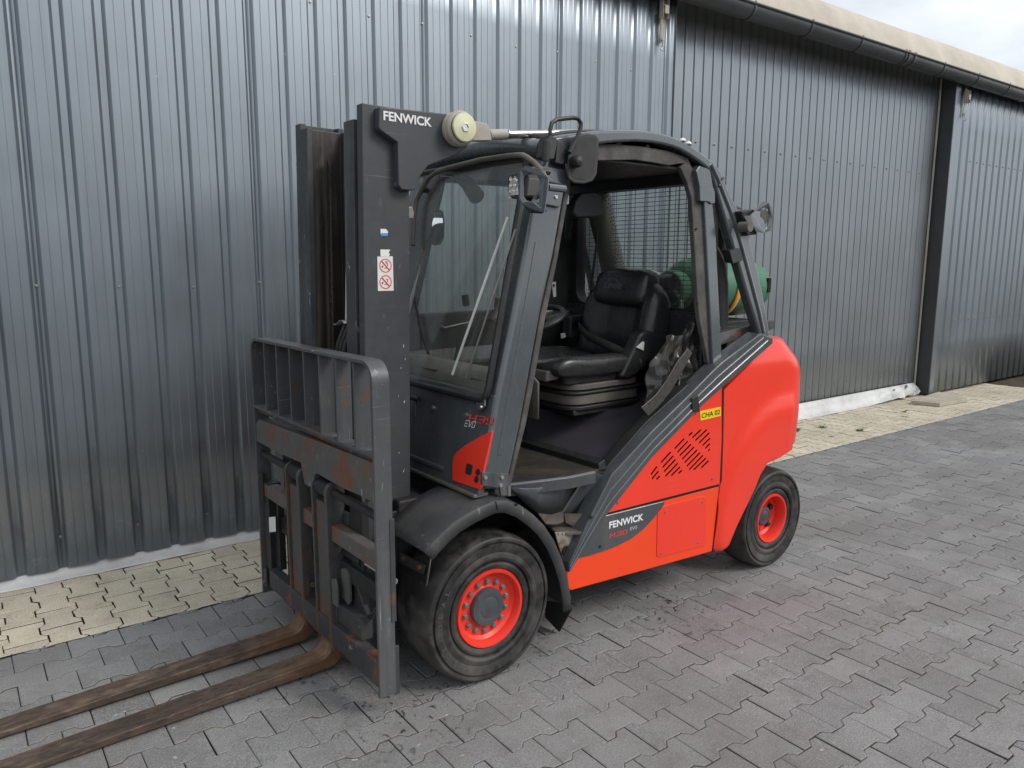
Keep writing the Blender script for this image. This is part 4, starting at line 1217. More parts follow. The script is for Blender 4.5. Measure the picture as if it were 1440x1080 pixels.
G().box(-.41, -.395, -.26, -.19, .58, .66).build('carriage_lug', 'carriage', fk, bev=.003)

# ---- front fenders
fp = [(-0.2984, 0.5973), (-0.2699, 0.6225), (-0.2244, 0.6535), (-0.1688, 0.6844), (-0.0899, 0.7087), (-0.0282, 0.7211), (0.0082, 0.7269), (0.0656, 0.718), (0.1351, 0.6829), (0.1999, 0.6322), (0.2556, 0.5777), (0.3093, 0.5028), (0.3532, 0.4132), (0.3863, 0.3244), (0.4061, 0.2311), (0.4092, 0.1796)]
def fender(s):
    rows = []
    n = len(fp)
    for j, (y, dz) in enumerate(((.634, -.046), (.634, -.010), (.630, -.002), (.620, .001), (.50, .006), (.40, .006), (.33, .004))):
        r = []
        for i, (x, z) in enumerate(fp):
            p0, p1 = fp[max(0, i - 1)], fp[min(n - 1, i + 1)]
            t = Vector((p1[0] - p0[0], p1[1] - p0[1])).normalized(); nx, nz = -t.y, t.x
            if nz < 0 and i < 6: nx, nz = -nx, -nz
            yy = y
            if i > 8: yy = max(y, .634 - (.634 - y)) ; 
            r.append((x + nx * dz, s * yy, z + nz * dz))
        rows.append(r)
    return G().grid(rows).build('front_fender', 'fender', fk, solid=.006, sharp=40)
fl = fender(-1); fender(1)
G().disc((fp[7][0] + .045, -.6385, fp[7][1] - .022), 'y', .006, .003, 12).build('fender_hole', 'dark', fl)
sp = [(fp[6][0] + .004, fp[6][1] + .003), (fp[6][0] + .012, fp[6][1] - .035)]
G().tube([(sp[0][0], -.636, sp[0][1] - .004), (sp[1][0], -.640, sp[1][1])], .0025, 6).build('fender_joint', 'black', fl)
ff = [(-0.255, -0.371, 0.4671), (-0.255, -0.6096, 0.5826), (-0.255, -0.5964, 0.5404), (-0.255, -0.5152, 0.2395), (-0.255, -0.4858, 0.216), (-0.255, -0.4325, 0.2148), (-0.255, -0.3536, 0.243), (-0.255, -0.3448, 0.3704)]
fo = G().ext(ff, (.006, 0, 0)).build('mud_flap', 'black', fk, bev=.001)
G().tube([ff[1], ff[2], ff[3]], .003, 6).build('flap_edge', 'steel', fo)
bk = [(-0.265, -0.3876, 0.5124), (-0.265, -0.5778, 0.5232), (-0.265, -0.5567, 0.4804), (-0.265, -0.3832, 0.4707)]
bo = G().ext(bk, (.008, 0, 0)).build('flap_bracket', 'carriage', fk, bev=.002)
for p in [(-0.268, -0.4223, 0.5013), (-0.268, -0.5423, 0.5053)]:
    G().disc(p, 'x', .008, .010, 10).build('rusty_bolt', 'rustbolt', bo)
fr_ = [(0.455, -0.4178, 0.1222), (0.455, -0.5819, 0.1635), (0.455, -0.5846, 0.1451), (0.455, -0.5065, 0.009), (0.455, -0.4826, 0.0161), (0.455, -0.4093, 0.0411)]
G().ext(fr_, (.008, 0, 0)).build('mud_flap', 'black', fk, bev=.002)
G().box(-.24, -.12, -.345, .345, .40, .70).build('axle_housing', 'chassis', fk, bev=.01)
g = G(); g.box(-.30, .45, -.335, -.320, .25, .66); g.box(-.30, .45, .320, .335, .25, .66); g.build('wheel_house', 'chassis', fk, bev=.004)

# ---- front cowl (leans back like the windscreen)
def cw_x(z, d=0.0): return -.2276 + .26 * z + d
def slab_c(poly_yz, d0, d1):
    return G().loft([[(cw_x(z, d), y, z) for y, z in poly_yz] for d in (d0, d1)], True, True)
cowl = slab_c([(-.585, .745), (.585, .745), (.575, 1.115), (-.560, 1.115)], 0, .03).build('front_cowl', 'grey', fk, bev=.004)
G().box(-.048, .02, -.580, .580, .734, .748).build('cowl_ledge', 'dusty', cowl, bev=.004)
slab_c(rrect(-.33, .33, .785, .800, .006), -.010, .002).build('cowl_rib', 'grey', cowl, bev=.003)
G().box(-.03, .10, -.34, .34, .40, .735).build('front_bulkhead', 'chassis', fk)
rp_ = [(0.0279, -0.5979, 0.9904), (0.0264, -0.5873, 0.9846), (0.0203, -0.5382, 0.9612), (0.007, -0.4516, 0.9099), (-0.0023, -0.4026, 0.8743), (-0.0074, -0.3872, 0.8545), (-0.016, -0.3904, 0.8216), (-0.0304, -0.4113, 0.7662), (-0.031, -0.4262, 0.764), (-0.0292, -0.5948, 0.7709), (-0.0257, -0.6038, 0.7841), (-0.0083, -0.5959, 0.8511), (0.0166, -0.5983, 0.9468)]
rpz = [(y, z) for x, y, z in rp_]
cp = slab_c(rpz, -.006, .002).build('corner_panel', 'red', fk, bev=.002)
def lampc(px, shape):
    return px
lq = [(-0.0205, -0.5051, 0.8274), (-0.0254, -0.5725, 0.8085), (-0.0227, -0.5836, 0.8189)]
y0, z0 = lq[0][1], lq[0][2]
slab_c(rrect(y0 - .021, y0 + .019, z0 - .019, z0 + .020, .007), -.009, -.004).build('indicator_lamp', 'black', cp, bev=.001)
for k, p in enumerate([(-0.0198, -0.5648, 0.83), (-0.027, -0.565, 0.8023)]):
    slab_c([(p[1] + .0125 * math.cos(a), p[2] + .0125 * math.sin(a)) for a in [2 * PI * i / 20 for i in range(20)]], -.009, -.004).build('indicator_lamp', 'black', cp)
q = [(0.0305, -0.4307, 0.9971), (0.033, -0.5874, 1.007), (0.0379, -0.4324, 1.0259), (0.0246, -0.4118, 0.9746), (0.0258, -0.4785, 0.9791)]
h30(cowl, q[0], q[1], q[2], (q[3], q[4]), .026)
for p in [(0.0312, -0.168, 1.0109), (0.0333, -0.4109, 1.0189)]:
    G().disc(p, 'x', .009, .012, 14).build('cowl_bolt', 'bright', cowl)
p = [(0.032, -0.0607, 1.0371), (0.0125, -0.0909, 0.9618)]
G().tube([(p[0][0] - .02, p[0][1] + .05, p[0][2]), (p[0][0] - .02, p[0][1] - .03, p[0][2])], .012, 12).build('wiper_spindle', 'black', cowl)
G().tube([(p[0][0] - .02, p[0][1], p[0][2] - .01), (p[1][0] - .02, p[1][1], p[1][2])], .005, 8).build('wiper_link', 'black', cowl)
cl = [(0.0468, -0.4687, 1.1017), (0.0476, -0.5288, 1.1047), (0.0396, -0.5374, 1.0737), (0.0356, -0.5266, 1.0586), (0.034, -0.5031, 1.0523), (0.0361, -0.485, 1.0604)]
slab_c([(y, z) for x, y, z in cl], -.020, -.012).build('screen_clip', 'guard', cowl, bev=.002)
c1 = [(0.0172, -0.5338, 1.0722)]
G().disc(c1[0], 'x', .006, .008, 10).build('cowl_bolt', 'bright', cowl)


# ---- overhead guard
def mirror(p3): return [(x, -y, z) for x, y, z in p3]
def slantext(p3, d, name, mat, parent, bev=0.0, seg=2, d0=0.0):
    """polygon on the sloping flank, pushed d inwards; both flanks where s is given"""
    g = G(); a = [(x, y + d0, z) for x, y, z in p3]
    g.ext(a, (0, d, d * .105))
    return g.build(name, mat, parent, bev=bev, seg=seg)
outer = [(0.3431, -0.5096, 2.0511), (0.3599, -0.5064, 2.0823), (0.3905, -0.5045, 2.1), (0.4741, -0.5024, 2.1197), (0.6328, -0.4994, 2.1487), (0.7493, -0.4978, 2.1634), (0.8619, -0.4967, 2.1746), (0.9424, -0.4963, 2.178), (1.0251, -0.4963, 2.1781), (1.0907, -0.4969, 2.1723), (1.1528, -0.4979, 2.1627), (1.2209, -0.4996, 2.147), (1.2851, -0.5021, 2.1224), (1.3557, -0.5051, 2.0944), (1.425, -0.509, 2.0573), (1.4624, -0.5143, 2.007), (1.4972, -0.5204, 1.949), (1.5596, -0.5282, 1.8746), (1.6177, -0.5362, 1.7982), (1.6785, -0.5521, 1.6469), (1.7375, -0.5702, 1.474), (1.7688, -0.5838, 1.3447), (1.7952, -0.5972, 1.2173)]
innerp = [(1.7025, -0.5936, 1.2516), (1.6447, -0.5799, 1.3815), (1.5884, -0.5665, 1.5098), (1.5437, -0.555, 1.6189), (1.4975, -0.544, 1.7238), (1.4515, -0.5325, 1.8334), (1.4076, -0.5218, 1.9353), (1.3859, -0.5162, 1.9889), (1.3593, -0.5112, 2.0362), (1.322, -0.5091, 2.0562), (1.2839, -0.5074, 2.0726), (1.2176, -0.5049, 2.0961), (1.1497, -0.5028, 2.1165), (1.0876, -0.5018, 2.1256), (1.0218, -0.5013, 2.1302), (0.9391, -0.5013, 2.1305), (0.8585, -0.5018, 2.126), (0.7457, -0.5032, 2.1126), (0.6435, -0.505, 2.0957), (0.5481, -0.5069, 2.0775), (0.4697, -0.5086, 2.0608), (0.4048, -0.5102, 2.0456), (0.3635, -0.5114, 2.0339)]
rail_poly = outer + innerp
og = slantext(rail_poly, .055, 'overhead_guard', 'guard', fk, bev=.016, seg=4)
og2 = slantext(mirror(rail_poly), -.055, 'overhead_guard', 'guard', fk, bev=.016, seg=4)
bead = [(1.362, -0.5098, 2.0687), (1.406, -0.516, 2.0097), (1.4597, -0.5254, 1.9203), (1.5248, -0.5367, 1.8123), (1.5789, -0.5505, 1.6807), (1.6441, -0.568, 1.5145), (1.7004, -0.5836, 1.3654), (1.7306, -0.5942, 1.2644)]
G().tube(bead, .009, 8).build('guard_bead', 'guard', og)
# clamps and hose clips on the rear leg
for px in ([(1.4524, -0.5279, 1.9725), (1.5032, -0.5346, 1.9086)], [(1.5663, -0.5417, 1.8405), (1.6188, -0.5498, 1.7636)]):
    pass
cl = [(1.4637, -0.5614, 1.6727), (1.5481, -0.5602, 1.6837), (1.5673, -0.5663, 1.6258), (1.4874, -0.5681, 1.6088)]
slantext(cl, .05, 'guard_clip', 'black', og, bev=.003)
j = [(1.4116, -0.5221, 1.9705), (1.452, -0.5177, 2.0126)]
G().tube(j, .006, 6).build('guard_joint', 'black', og)

# A pillars
pil = [(-0.014, -0.5989, 0.7641), (-0.0127, -0.5928, 0.8401), (0.0045, -0.5893, 0.8835), (0.0339, -0.5812, 0.9852), (0.0629, -0.5719, 1.101), (0.1637, -0.5461, 1.4241), (0.2766, -0.5153, 1.8082), (0.3149, -0.5065, 1.9182), (0.3441, -0.5008, 1.9905), (0.3733, -0.4954, 2.0579), (0.4554, -0.495, 2.0624), (0.4796, -0.4986, 2.0174), (0.4815, -0.5017, 1.9786), (0.4628, -0.5069, 1.9133), (0.3842, -0.5288, 1.6403), (0.3057, -0.5465, 1.4185), (0.1811, -0.5805, 0.9935), (0.0969, -0.6001, 0.7494)]
g = G()
def pillar(p3, s):
    a = [(x, s * y if s > 0 else y, z) for x, y, z in p3]
    if s > 0: a = [(x, -y, z) for x, y, z in p3]
    return G().ext(a, (0, (-.075 if s > 0 else .075), 0))
pL = pillar(pil, -1).build('guard_pillar', 'guard', fk, bev=.022, seg=5)
pR = pillar(pil, 1).build('guard_pillar', 'guard', fk, bev=.022, seg=5)
sl_ = [(0.2069, -0.5751, 0.9863), (0.2509, -0.5638, 1.1277), (0.3275, -0.5429, 1.3893), (0.408, -0.5232, 1.6348), (0.4826, -0.5024, 1.8953), (0.4981, -0.4963, 1.9719), (0.4645, -0.5007, 1.9166), (0.3857, -0.5228, 1.6403), (0.307, -0.5405, 1.4181), (0.1825, -0.5742, 0.9978), (0.0986, -0.5933, 0.7588), (0.1114, -0.5948, 0.7397)]
G().ext(sl_, (0, .045, 0)).build('door_seal', 'seal', pL, bev=.006)
gl = [(0.0549, -0.5918, 0.8899), (0.0933, -0.5813, 1.0217), (0.1879, -0.5557, 1.3415), (0.2857, -0.5274, 1.6944), (0.3001, -0.5274, 1.6946), (0.2054, -0.5558, 1.3406), (0.1103, -0.5814, 1.0195), (0.0717, -0.592, 0.8874)]
G().ext(gl, (0, .006, 0)).build('pillar_bead', 'guard', pL, bev=.002)
# hinge bracket at the foot of the pillar
hb = [(-0.025, -0.6008, 0.8398), (0.1012, -0.6032, 0.8104), (0.1072, -0.6045, 0.794), (0.0929, -0.6098, 0.7269), (0.0588, -0.6094, 0.7319), (0.0538, -0.607, 0.7619), (-0.0282, -0.605, 0.7876)]
hg = G().ext(hb, (0, .012, 0)).build('hinge_bracket', 'rail', pL, bev=.002)
for p in [(-0.0131, -0.6047, 0.8166), (0.065, -0.6057, 0.804), (0.0564, -0.608, 0.7748)]:
    G().disc(p, 'y', .0075, .008, 12).build('hinge_bolt', 'bright', hg)
hp = [(0.0971, -0.6087, 0.7657), (0.0948, -0.6118, 0.727)]
G().tube(hp, .006, 10).build('hinge_pin', 'steel', hg)

# roof: front beam, panel, rear beam
rows = []
for i in range(13):
    t = -1 + i / 6
    x = .375 - .030 * (1 - t * t); zc = 2.055 + .035 * (1 - t * t)
    rows.append([(x + .055 * math.cos(a) * (1 if math.cos(a) > 0 else .75), t * .470, zc + .042 * math.sin(a)) for a in [2 * PI * k / 14 for k in range(14)]])
fb = G().loft(rows, True, True).build('roof_front_beam', 'guard', fk, sharp=60)
rows = []
for i in range(13):
    t = -1 + i / 6
    rows.append([(1.375 + .045 * math.cos(a), t * .46, 2.045 + .055 * math.sin(a)) for a in [2 * PI * k / 12 for k in range(12)]])
G().loft(rows, True, True).build('roof_rear_beam', 'black', fk, sharp=60)
rows = []
for i in range(15):
    x = .375 + (1.36 - .375) * i / 14
    zb = 2.074 + .086 * math.sin(PI * min(1, max(0, (i + 1.2) / 15)) ** .9)
    rows.append([(x - .02 * (1 - (j / 6 - 1) ** 2), -.455 + .91 * j / 12, zb + .028 * (1 - (j / 6 - 1) ** 2)) for j in range(13)])
G().grid(rows).build('roof_panel', 'black', fk, solid=.012, sharp=60)
G().tube([(x - .003, y, z + .006) for x, y, z in rows[0] if abs(y) < .40], .011, 8).build('roof_seal', 'black', fk)
g = G()
for k in range(8):
    y = .21 - k * .022 - (.12 if k > 3 else 0)
    g.box(.330, .336, y, y + .014, 2.100, 2.118)
g.build('roof_lettering', 'blackprint', fb)
g = G()
for x in (.62, .80, .98, 1.16):
    g.tube([(x, -.46, 2.115), (x, -.2, 2.125), (x, .2, 2.125), (x, .46, 2.115)], .016, 8)
g.build('roof_bar', 'black', fk)
# little lumps of glue on the roof edge
for px in [(1.1794, -0.488, 2.1617), (1.2184, -0.4891, 2.1511)]:
    G().lathe([(.001, .012), (.010, .008), (.017, 0), (.016, -.004)], px, 'z', 9).build('glue_lump', 'white', og)

# ---- windscreen
wz0, wz1 = 1.092, 2.020
def wy(z): return .535 - .055 * (z - 1.09) / .93
ws = rrect(-1, 1, 0, 1, .06)
wp = [(u * wy(wz0 + (wz1 - wz0) * v), wz0 + (wz1 - wz0) * v) for u, v in ws]
sc_ = slab_c(wp, -.018, -.012).build('windscreen', 'glass', fk)
G().tube([(cw_x(z, -.014), y, z) for y, z in wp], .014, 8, True).build('windscreen_seal', 'black', sc_)
for k, a in enumerate(([(0.2025, -0.4582, 1.789), (0.0406, -0.3043, 1.1662)], [(0.19, -0.5236, 1.7409), (0.0393, -0.4023, 1.1612)])):
    G().tube([a[0], a[1]], .0055 - .0015 * k, 6).build('reflection_streak', 'paper' if k == 0 else 'steel', sc_)  # pale rods standing in for the streaks reflected in the screen
for k, a in enumerate(([(0.1215, 0.1116, 1.4582), (0.0927, 0.0365, 1.3473), (0.0622, -0.0865, 1.2299)], [(0.1166, 0.1162, 1.4392), (0.0983, 0.0391, 1.3687), (0.0662, -0.028, 1.2454)])):
    G().tube(a, .006, 6).build('wiper_blade', 'black', sc_)
gb_ = [(0.1662, 0.201, 1.6877), (0.1787, 0.2174, 1.7358), (0.2048, 0.2455, 1.8362), (0.2199, 0.25, 1.8943), (0.2312, 0.2236, 1.9376), (0.2445, 0.1825, 1.9888), (0.2495, 0.1301, 2.0082), (0.2522, 0.0528, 2.0185), (0.2556, -0.2103, 2.0314), (0.2547, -0.3938, 2.0282), (0.2541, -0.4489, 2.0259), (0.253, -0.4856, 2.0216), (0.2503, -0.5152, 2.0111), (0.2434, -0.5707, 1.9845), (0.2339, -0.6281, 1.9479), (0.2274, -0.6483, 1.923)]
G().tube(gb_, .0105, 12).build('grab_bar', 'dusty', fk)
for p in (gb_[4], gb_[-2]):
    G().lathe([(.012, 0), (.012, .03), (.001, .03)], p, 'x', 10).build('grab_bar_bolt', 'black', fk)

# ---- mirrors, lamps and brackets on the left pillar
mp = [(0.4247, -0.5524, 1.9703), (0.4353, -0.5475, 2.0309), (0.461, -0.5426, 2.0929), (0.4847, -0.541, 2.1129), (0.5391, -0.54, 2.1251), (0.5861, -0.5401, 2.1242), (0.6053, -0.5413, 2.1093), (0.6006, -0.5458, 2.0529), (0.5865, -0.5526, 1.9677), (0.5613, -0.555, 1.938), (0.5137, -0.5561, 1.9239), (0.4599, -0.5561, 1.9234), (0.4305, -0.555, 1.938)]
mm = G().ext(mp, (0, .012, .0)).build('wing_mirror', 'black', fk, bev=.006, seg=3)
mi = [(0.4424, -0.5535, 1.9714), (0.453, -0.5486, 2.0322), (0.4747, -0.5443, 2.0859), (0.4945, -0.543, 2.1027), (0.5374, -0.5422, 2.1124), (0.5765, -0.5422, 2.112), (0.5859, -0.5431, 2.1018), (0.5813, -0.5473, 2.0484), (0.5698, -0.5532, 1.9748), (0.549, -0.5551, 1.9511), (0.5095, -0.556, 1.9402), (0.4673, -0.556, 1.9403), (0.445, -0.5552, 1.9498)]
G().ext(mi, (0, .004, 0)).build('mirror_back', 'chassis', mm, bev=.002)
c = ([(0.4563, -0.5745, 2.0057)])[0]
G().lathe([(.001, -.02), (.018, -.016), (.024, 0), (.022, .03), (.014, .05)], c, 'y', 18).build('mirror_joint', 'black', mm)
hbp = [(0.3348, -0.5523, 2.0957), (0.3338, -0.5511, 2.1114), (0.3444, -0.5487, 2.1415), (0.3705, -0.5474, 2.1575), (0.456, -0.5461, 2.1736), (0.4823, -0.5462, 2.1725), (0.4968, -0.5474, 2.1578), (0.4939, -0.5489, 2.1384), (0.4751, -0.5517, 2.1039), (0.4505, -0.5547, 2.0664), (0.4303, -0.557, 2.0376)]
G().tube(hbp, .0085, 10).build('mirror_handle', 'black', mm)
sb_ = [(0.3255, -0.5423, 2.096), (0.3472, -0.542, 2.0994), (0.3758, -0.5426, 2.0929), (0.3821, -0.544, 2.0747), (0.3604, -0.5493, 2.0086), (0.3312, -0.5497, 2.0036), (0.2994, -0.5493, 2.0091)]
G().ext(sb_, (0, .045, 0)).build('mirror_clamp', 'black', mm, bev=.006)
c2_ = ([(0.3094, -0.5542, 2.0094)])[0]
G().tube([(c2_[0], c2_[1], c2_[2] - .012), (c2_[0] + .004, c2_[1], c2_[2] + .06)], .015, 14).build('clamp_sleeve', 'black', mm)
arm = [(0.3967, -0.5229, 2.0891), (0.4258, -0.5237, 2.0783), (0.4656, -0.5261, 2.0491), (0.4759, -0.5278, 2.028), (0.4519, -0.5297, 2.0041), (0.4139, -0.5306, 1.993), (0.3809, -0.5301, 1.9987)]
G().ext(arm, (0, .05, 0)).build('mirror_arm', 'black', mm, bev=.006)
cb = [(0.3055, -0.5169, 1.9888), (0.4517, -0.518, 1.9751), (0.4643, -0.5219, 1.9262), (0.4485, -0.5229, 1.9141), (0.32, -0.5217, 1.9281)]
cq = G().ext(cb, (0, .03, 0)).build('pillar_clamp', 'guard', pL, bev=.005)
cb = [(0.3403, -0.5238, 1.9023), (0.4246, -0.5247, 1.8907), (0.4183, -0.5287, 1.8407), (0.4064, -0.5297, 1.8291), (0.3224, -0.5289, 1.8391)]
cq2 = G().ext(cb, (0, .03, 0)).build('pillar_clamp', 'guard', pL, bev=.005)
for p, par in zip([(0.3472, -0.5211, 1.9608), (0.3882, -0.5284, 1.8694)], (cq, cq2)):
    G().disc(p, 'y', .007, .008, 10).build('clamp_bolt', 'bright', par)
# work light with its guard plate
pw = [(0.1128, -0.6292, 1.9245), (0.1192, -0.6374, 1.9491), (0.1206, -0.6721, 1.9547), (0.1181, -0.723, 1.9452), (0.1122, -0.7768, 1.9222), (0.1071, -0.8096, 1.9026), (0.0969, -0.8184, 1.8636), (0.0763, -0.8253, 1.7842), (0.0803, -0.7553, 1.7995), (0.0856, -0.6888, 1.8201), (0.0905, -0.6683, 1.8387)]
hole = [(0.1086, -0.6714, 1.9085), (0.1117, -0.6795, 1.9204), (0.1126, -0.7143, 1.9237), (0.111, -0.7437, 1.9176), (0.1054, -0.7661, 1.8963), (0.0965, -0.7735, 1.8617), (0.0932, -0.7583, 1.8493), (0.0893, -0.7458, 1.8342), (0.0874, -0.7423, 1.8271), (0.0885, -0.7132, 1.8312), (0.0927, -0.6918, 1.8473)]
wl = G().ext(pw, (.004, 0, 0)).build('work_light', 'guard', fk)
hg_ = G().ext([(x - .02, y, z) for x, y, z in hole], (.05, 0, 0)); cut(wl, hg_)
hh = ([(0.0879, -0.7747, 1.8289)])[0]
cg = G(); cg.lathe([(.0001, -.03), (.011, -.03), (.011, .03), (.0001, .03)], hh, 'x', 16); cut(wl, cg)
wb = [(0.1172, -0.5644, 1.9223), (0.1208, -0.5853, 1.9361), (0.1217, -0.6629, 1.9396), (0.1145, -0.6962, 1.9119), (0.0975, -0.7059, 1.8467), (0.0949, -0.6689, 1.8364), (0.097, -0.6122, 1.8447), (0.1048, -0.5829, 1.8747)]
G().ext(wb, (.075, 0, 0)).build('lamp_housing', 'black', wl, bev=.006)
le = [(0.112, -0.5905, 1.9137), (0.1134, -0.6325, 1.9193), (0.0966, -0.6564, 1.8546), (0.0966, -0.6148, 1.8546), (0.103, -0.5917, 1.8791)]
lo_ = G().ext(le, (.006, 0, 0)).build('lamp_lens', 'led', wl, bev=.001)
ctr = Vector(le[0]) * .5 + Vector(le[2]) * .5
for a in range(2):
    for b in range(4):
        p = ctr + Vector((-.002, .014 - .026 * a, .030 - .021 * b))
        G().lathe([(.001, .003), (.006, .001), (.0085, -.004)], p, 'x', 10).build('lamp_diode', 'bright', wl)
lt = [(0.1375, -0.6101, 1.9427), (0.1405, -0.6228, 1.9543), (0.1409, -0.6632, 1.9558), (0.1367, -0.6767, 1.9395)]
G().ext(lt, (.03, 0, 0)).build('lamp_top', 'cast', wl, bev=.003)
k1 = [(0.123, -0.6168, 1.8483), (0.1165, -0.65, 1.8235), (0.1073, -0.7064, 1.7881), (0.1096, -0.7353, 1.7968), (0.115, -0.7126, 1.8177)]
G().ext(k1, (.06, 0, 0)).build('lamp_foot', 'black', wl, bev=.004)
G().tube([(pw[5][0] + .004, pw[5][1] + .01, pw[5][2] - .03), (pw[5][0] + .10, pw[5][1] + .03, pw[5][2] - .03)], .013, 10).build('lamp_stem', 'guard', wl)
# far mirror
fm_ = [(.30, .50 + .0, 1.80)]
fp3 = [(0.4314, 0.4681, 1.8512), (0.4789, 0.4699, 1.874), (0.5057, 0.4692, 1.8646), (0.513, 0.465, 1.812), (0.5035, 0.4584, 1.7305), (0.48, 0.4557, 1.6966), (0.4462, 0.4555, 1.6943), (0.4162, 0.4572, 1.7149)]
fmx = G().ext(fp3, (0, .02, 0)).build('wing_mirror', 'black', fk, bev=.005)
fq3 = [(0.4378, 0.4653, 1.8409), (0.4726, 0.4669, 1.8614), (0.4953, 0.4663, 1.8536), (0.4987, 0.4626, 1.808), (0.4896, 0.4567, 1.7338), (0.4711, 0.4547, 1.7088), (0.4457, 0.4545, 1.7066), (0.4282, 0.456, 1.7256)]
G().ext(fq3, (0, .003, 0)).build('mirror_glass', 'mirror', fmx)
fb3 = [(0.3496, 0.4606, 1.8819), (0.4207, 0.4627, 1.9092), (0.4654, 0.4615, 1.8939), (0.4059, 0.4497, 1.7459), (0.3461, 0.4515, 1.7686)]
G().ext(fb3, (0, .04, 0)).build('mirror_arm', 'black', fmx, bev=.006)
# rear lamp with ring bracket
rl = [(1.5312, -0.57, 1.8581), (1.6324, -0.57, 1.8722), (1.6668, -0.57, 1.7505), (1.5918, -0.57, 1.7454), (1.5608, -0.57, 1.7752)]
rlo = G().ext(rl, (0, .07, 0)).build('rear_work_light', 'black', fk, bev=.006)
rg = [(1.522, -0.59, 1.8352), (1.5725, -0.59, 1.8387), (1.6106, -0.59, 1.8603), (1.6366, -0.59, 1.8917), (1.6758, -0.59, 1.9087), (1.7175, -0.59, 1.9055), (1.7499, -0.59, 1.8795), (1.758, -0.59, 1.8282), (1.7484, -0.59, 1.7726), (1.696, -0.59, 1.7575), (1.631, -0.59, 1.7629), (1.5934, -0.59, 1.7957), (1.5712, -0.59, 1.7884)]
ro = G().ext(rg, (0, .005, 0)).build('lamp_bracket', 'guard', rlo)
hc = G().ext([(x, y - .02, z) for x, y, z in ([(1.6558, -0.59, 1.8722), (1.6901, -0.59, 1.8822), (1.7204, -0.59, 1.8749), (1.729, -0.59, 1.8478), (1.7218, -0.59, 1.7995), (1.7049, -0.59, 1.7887), (1.6843, -0.59, 1.8189), (1.6531, -0.59, 1.8383)])], (0, .05, 0)); cut(ro, hc)
le = [(1.664, -0.585, 1.8626), (1.7041, -0.585, 1.8745), (1.7291, -0.585, 1.8618), (1.7278, -0.585, 1.8136), (1.7057, -0.585, 1.7957), (1.6675, -0.585, 1.8253)]
G().ext(le, (0, .06, 0)).build('lamp_body', 'perf', rlo, bev=.004)
p = ([(1.5236, -0.6, 1.7834)])[0]
G().disc(p, 'y', .024, .06, 20).build('lamp_clamp', 'dusty', rlo)
# interior mirror and wiper motor behind the glass
im = [(0.7969, -0.18, 1.8371), (0.809, -0.18, 1.8921), (0.8482, -0.18, 1.9325), (0.939, -0.18, 1.9439), (0.9718, -0.18, 1.9359), (1.0115, -0.18, 1.8718), (0.9985, -0.18, 1.8347), (0.9612, -0.18, 1.8235), (0.8241, -0.18, 1.8155)]
G().ext(im, (0, .05, 0)).build('interior_mirror', 'black', fk, bev=.012, seg=3)
wm = [(0.3501, 0.1736, 2.0298), (0.3279, 0.0098, 1.9442), (0.3195, -0.0566, 1.912)]
G().tube(wm, [.013, .017, .020], 12).build('wiper_motor_arm', 'black', fk)
wc = [(0.331, 0.0031, 1.9561), (0.315, -0.0896, 1.8947)]
G().tube(wc, [.030, .036], 18).build('wiper_motor', 'dusty', fk)
sv = [(0.3844, 0.1087, 2.0078), (0.3869, -0.0747, 2.0171), (0.3818, -0.0868, 1.9977), (0.3607, -0.0682, 1.9165), (0.3662, 0.0154, 1.9376)]
G().ext(sv, (.006, 0, 0)).build('sun_visor', 'glass', fk)

# ---- rear post, door frame and seals
post = [(1.3193, -0.5093, 1.9401), (1.3751, -0.5083, 1.9497), (1.3967, -0.5297, 1.7455), (1.4054, -0.5917, 1.1551), (1.3354, -0.5951, 1.1232), (1.3284, -0.5542, 1.5126)]
bpo = slantext(post, .04, 'rear_post', 'guard', fk, bev=.006)
slantext(mirror(post), -.06, 'rear_post', 'guard', fk, bev=.006)
brk = [(1.2587, -0.5076, 2.0326), (1.2858, -0.505, 2.0571), (1.3631, -0.5061, 2.0466), (1.3792, -0.5142, 1.9691), (1.3936, -0.5169, 1.9437), (1.3902, -0.5225, 1.8908), (1.3607, -0.523, 1.8861), (1.3428, -0.522, 1.8951), (1.2804, -0.522, 1.8954), (1.2797, -0.5149, 1.9633)]
slantext(brk, .05, 'post_bracket', 'guard', bpo, bev=.004)
sel = [(1.1806, -0.4806, 2.0421), (1.2278, -0.4769, 2.0775), (1.257, -0.4786, 2.0605), (1.3086, -0.4864, 1.9863), (1.3432, -0.4979, 1.8768), (1.3514, -0.5363, 1.5117), (1.3566, -0.5717, 1.174), (1.3587, -0.5771, 1.1227), (1.3219, -0.5757, 1.1359), (1.2971, -0.5642, 1.2456), (1.2721, -0.5535, 1.3472), (1.2641, -0.5455, 1.4239), (1.2574, -0.5189, 1.6775), (1.2496, -0.4946, 1.9084), (1.2215, -0.487, 1.9809)]
slantext(sel, .028, 'door_seal', 'seal', bpo, bev=.006)
sel = [(0.6733, -0.4741, 2.1035), (0.7676, -0.4734, 2.1106), (0.9302, -0.4729, 2.1149), (1.1024, -0.4733, 2.1115), (1.2388, -0.4754, 2.0912), (1.257, -0.4786, 2.0605), (1.1869, -0.4785, 2.0616), (1.1027, -0.4802, 2.0458), (1.0037, -0.4797, 2.0507), (0.8855, -0.4794, 2.0537), (0.7627, -0.4805, 2.0425), (0.6617, -0.4815, 2.0331), (0.4931, -0.4838, 2.0115), (0.4967, -0.4788, 2.0594)]
slantext(sel, .03, 'header_seal', 'seal', og, bev=.005)
for p in [(1.2701, -0.5142, 1.7692), (1.2555, -0.5501, 1.4277)]:
    G().disc(p, 'y', .006, .006, 10).build('frame_screw', 'black', bpo)

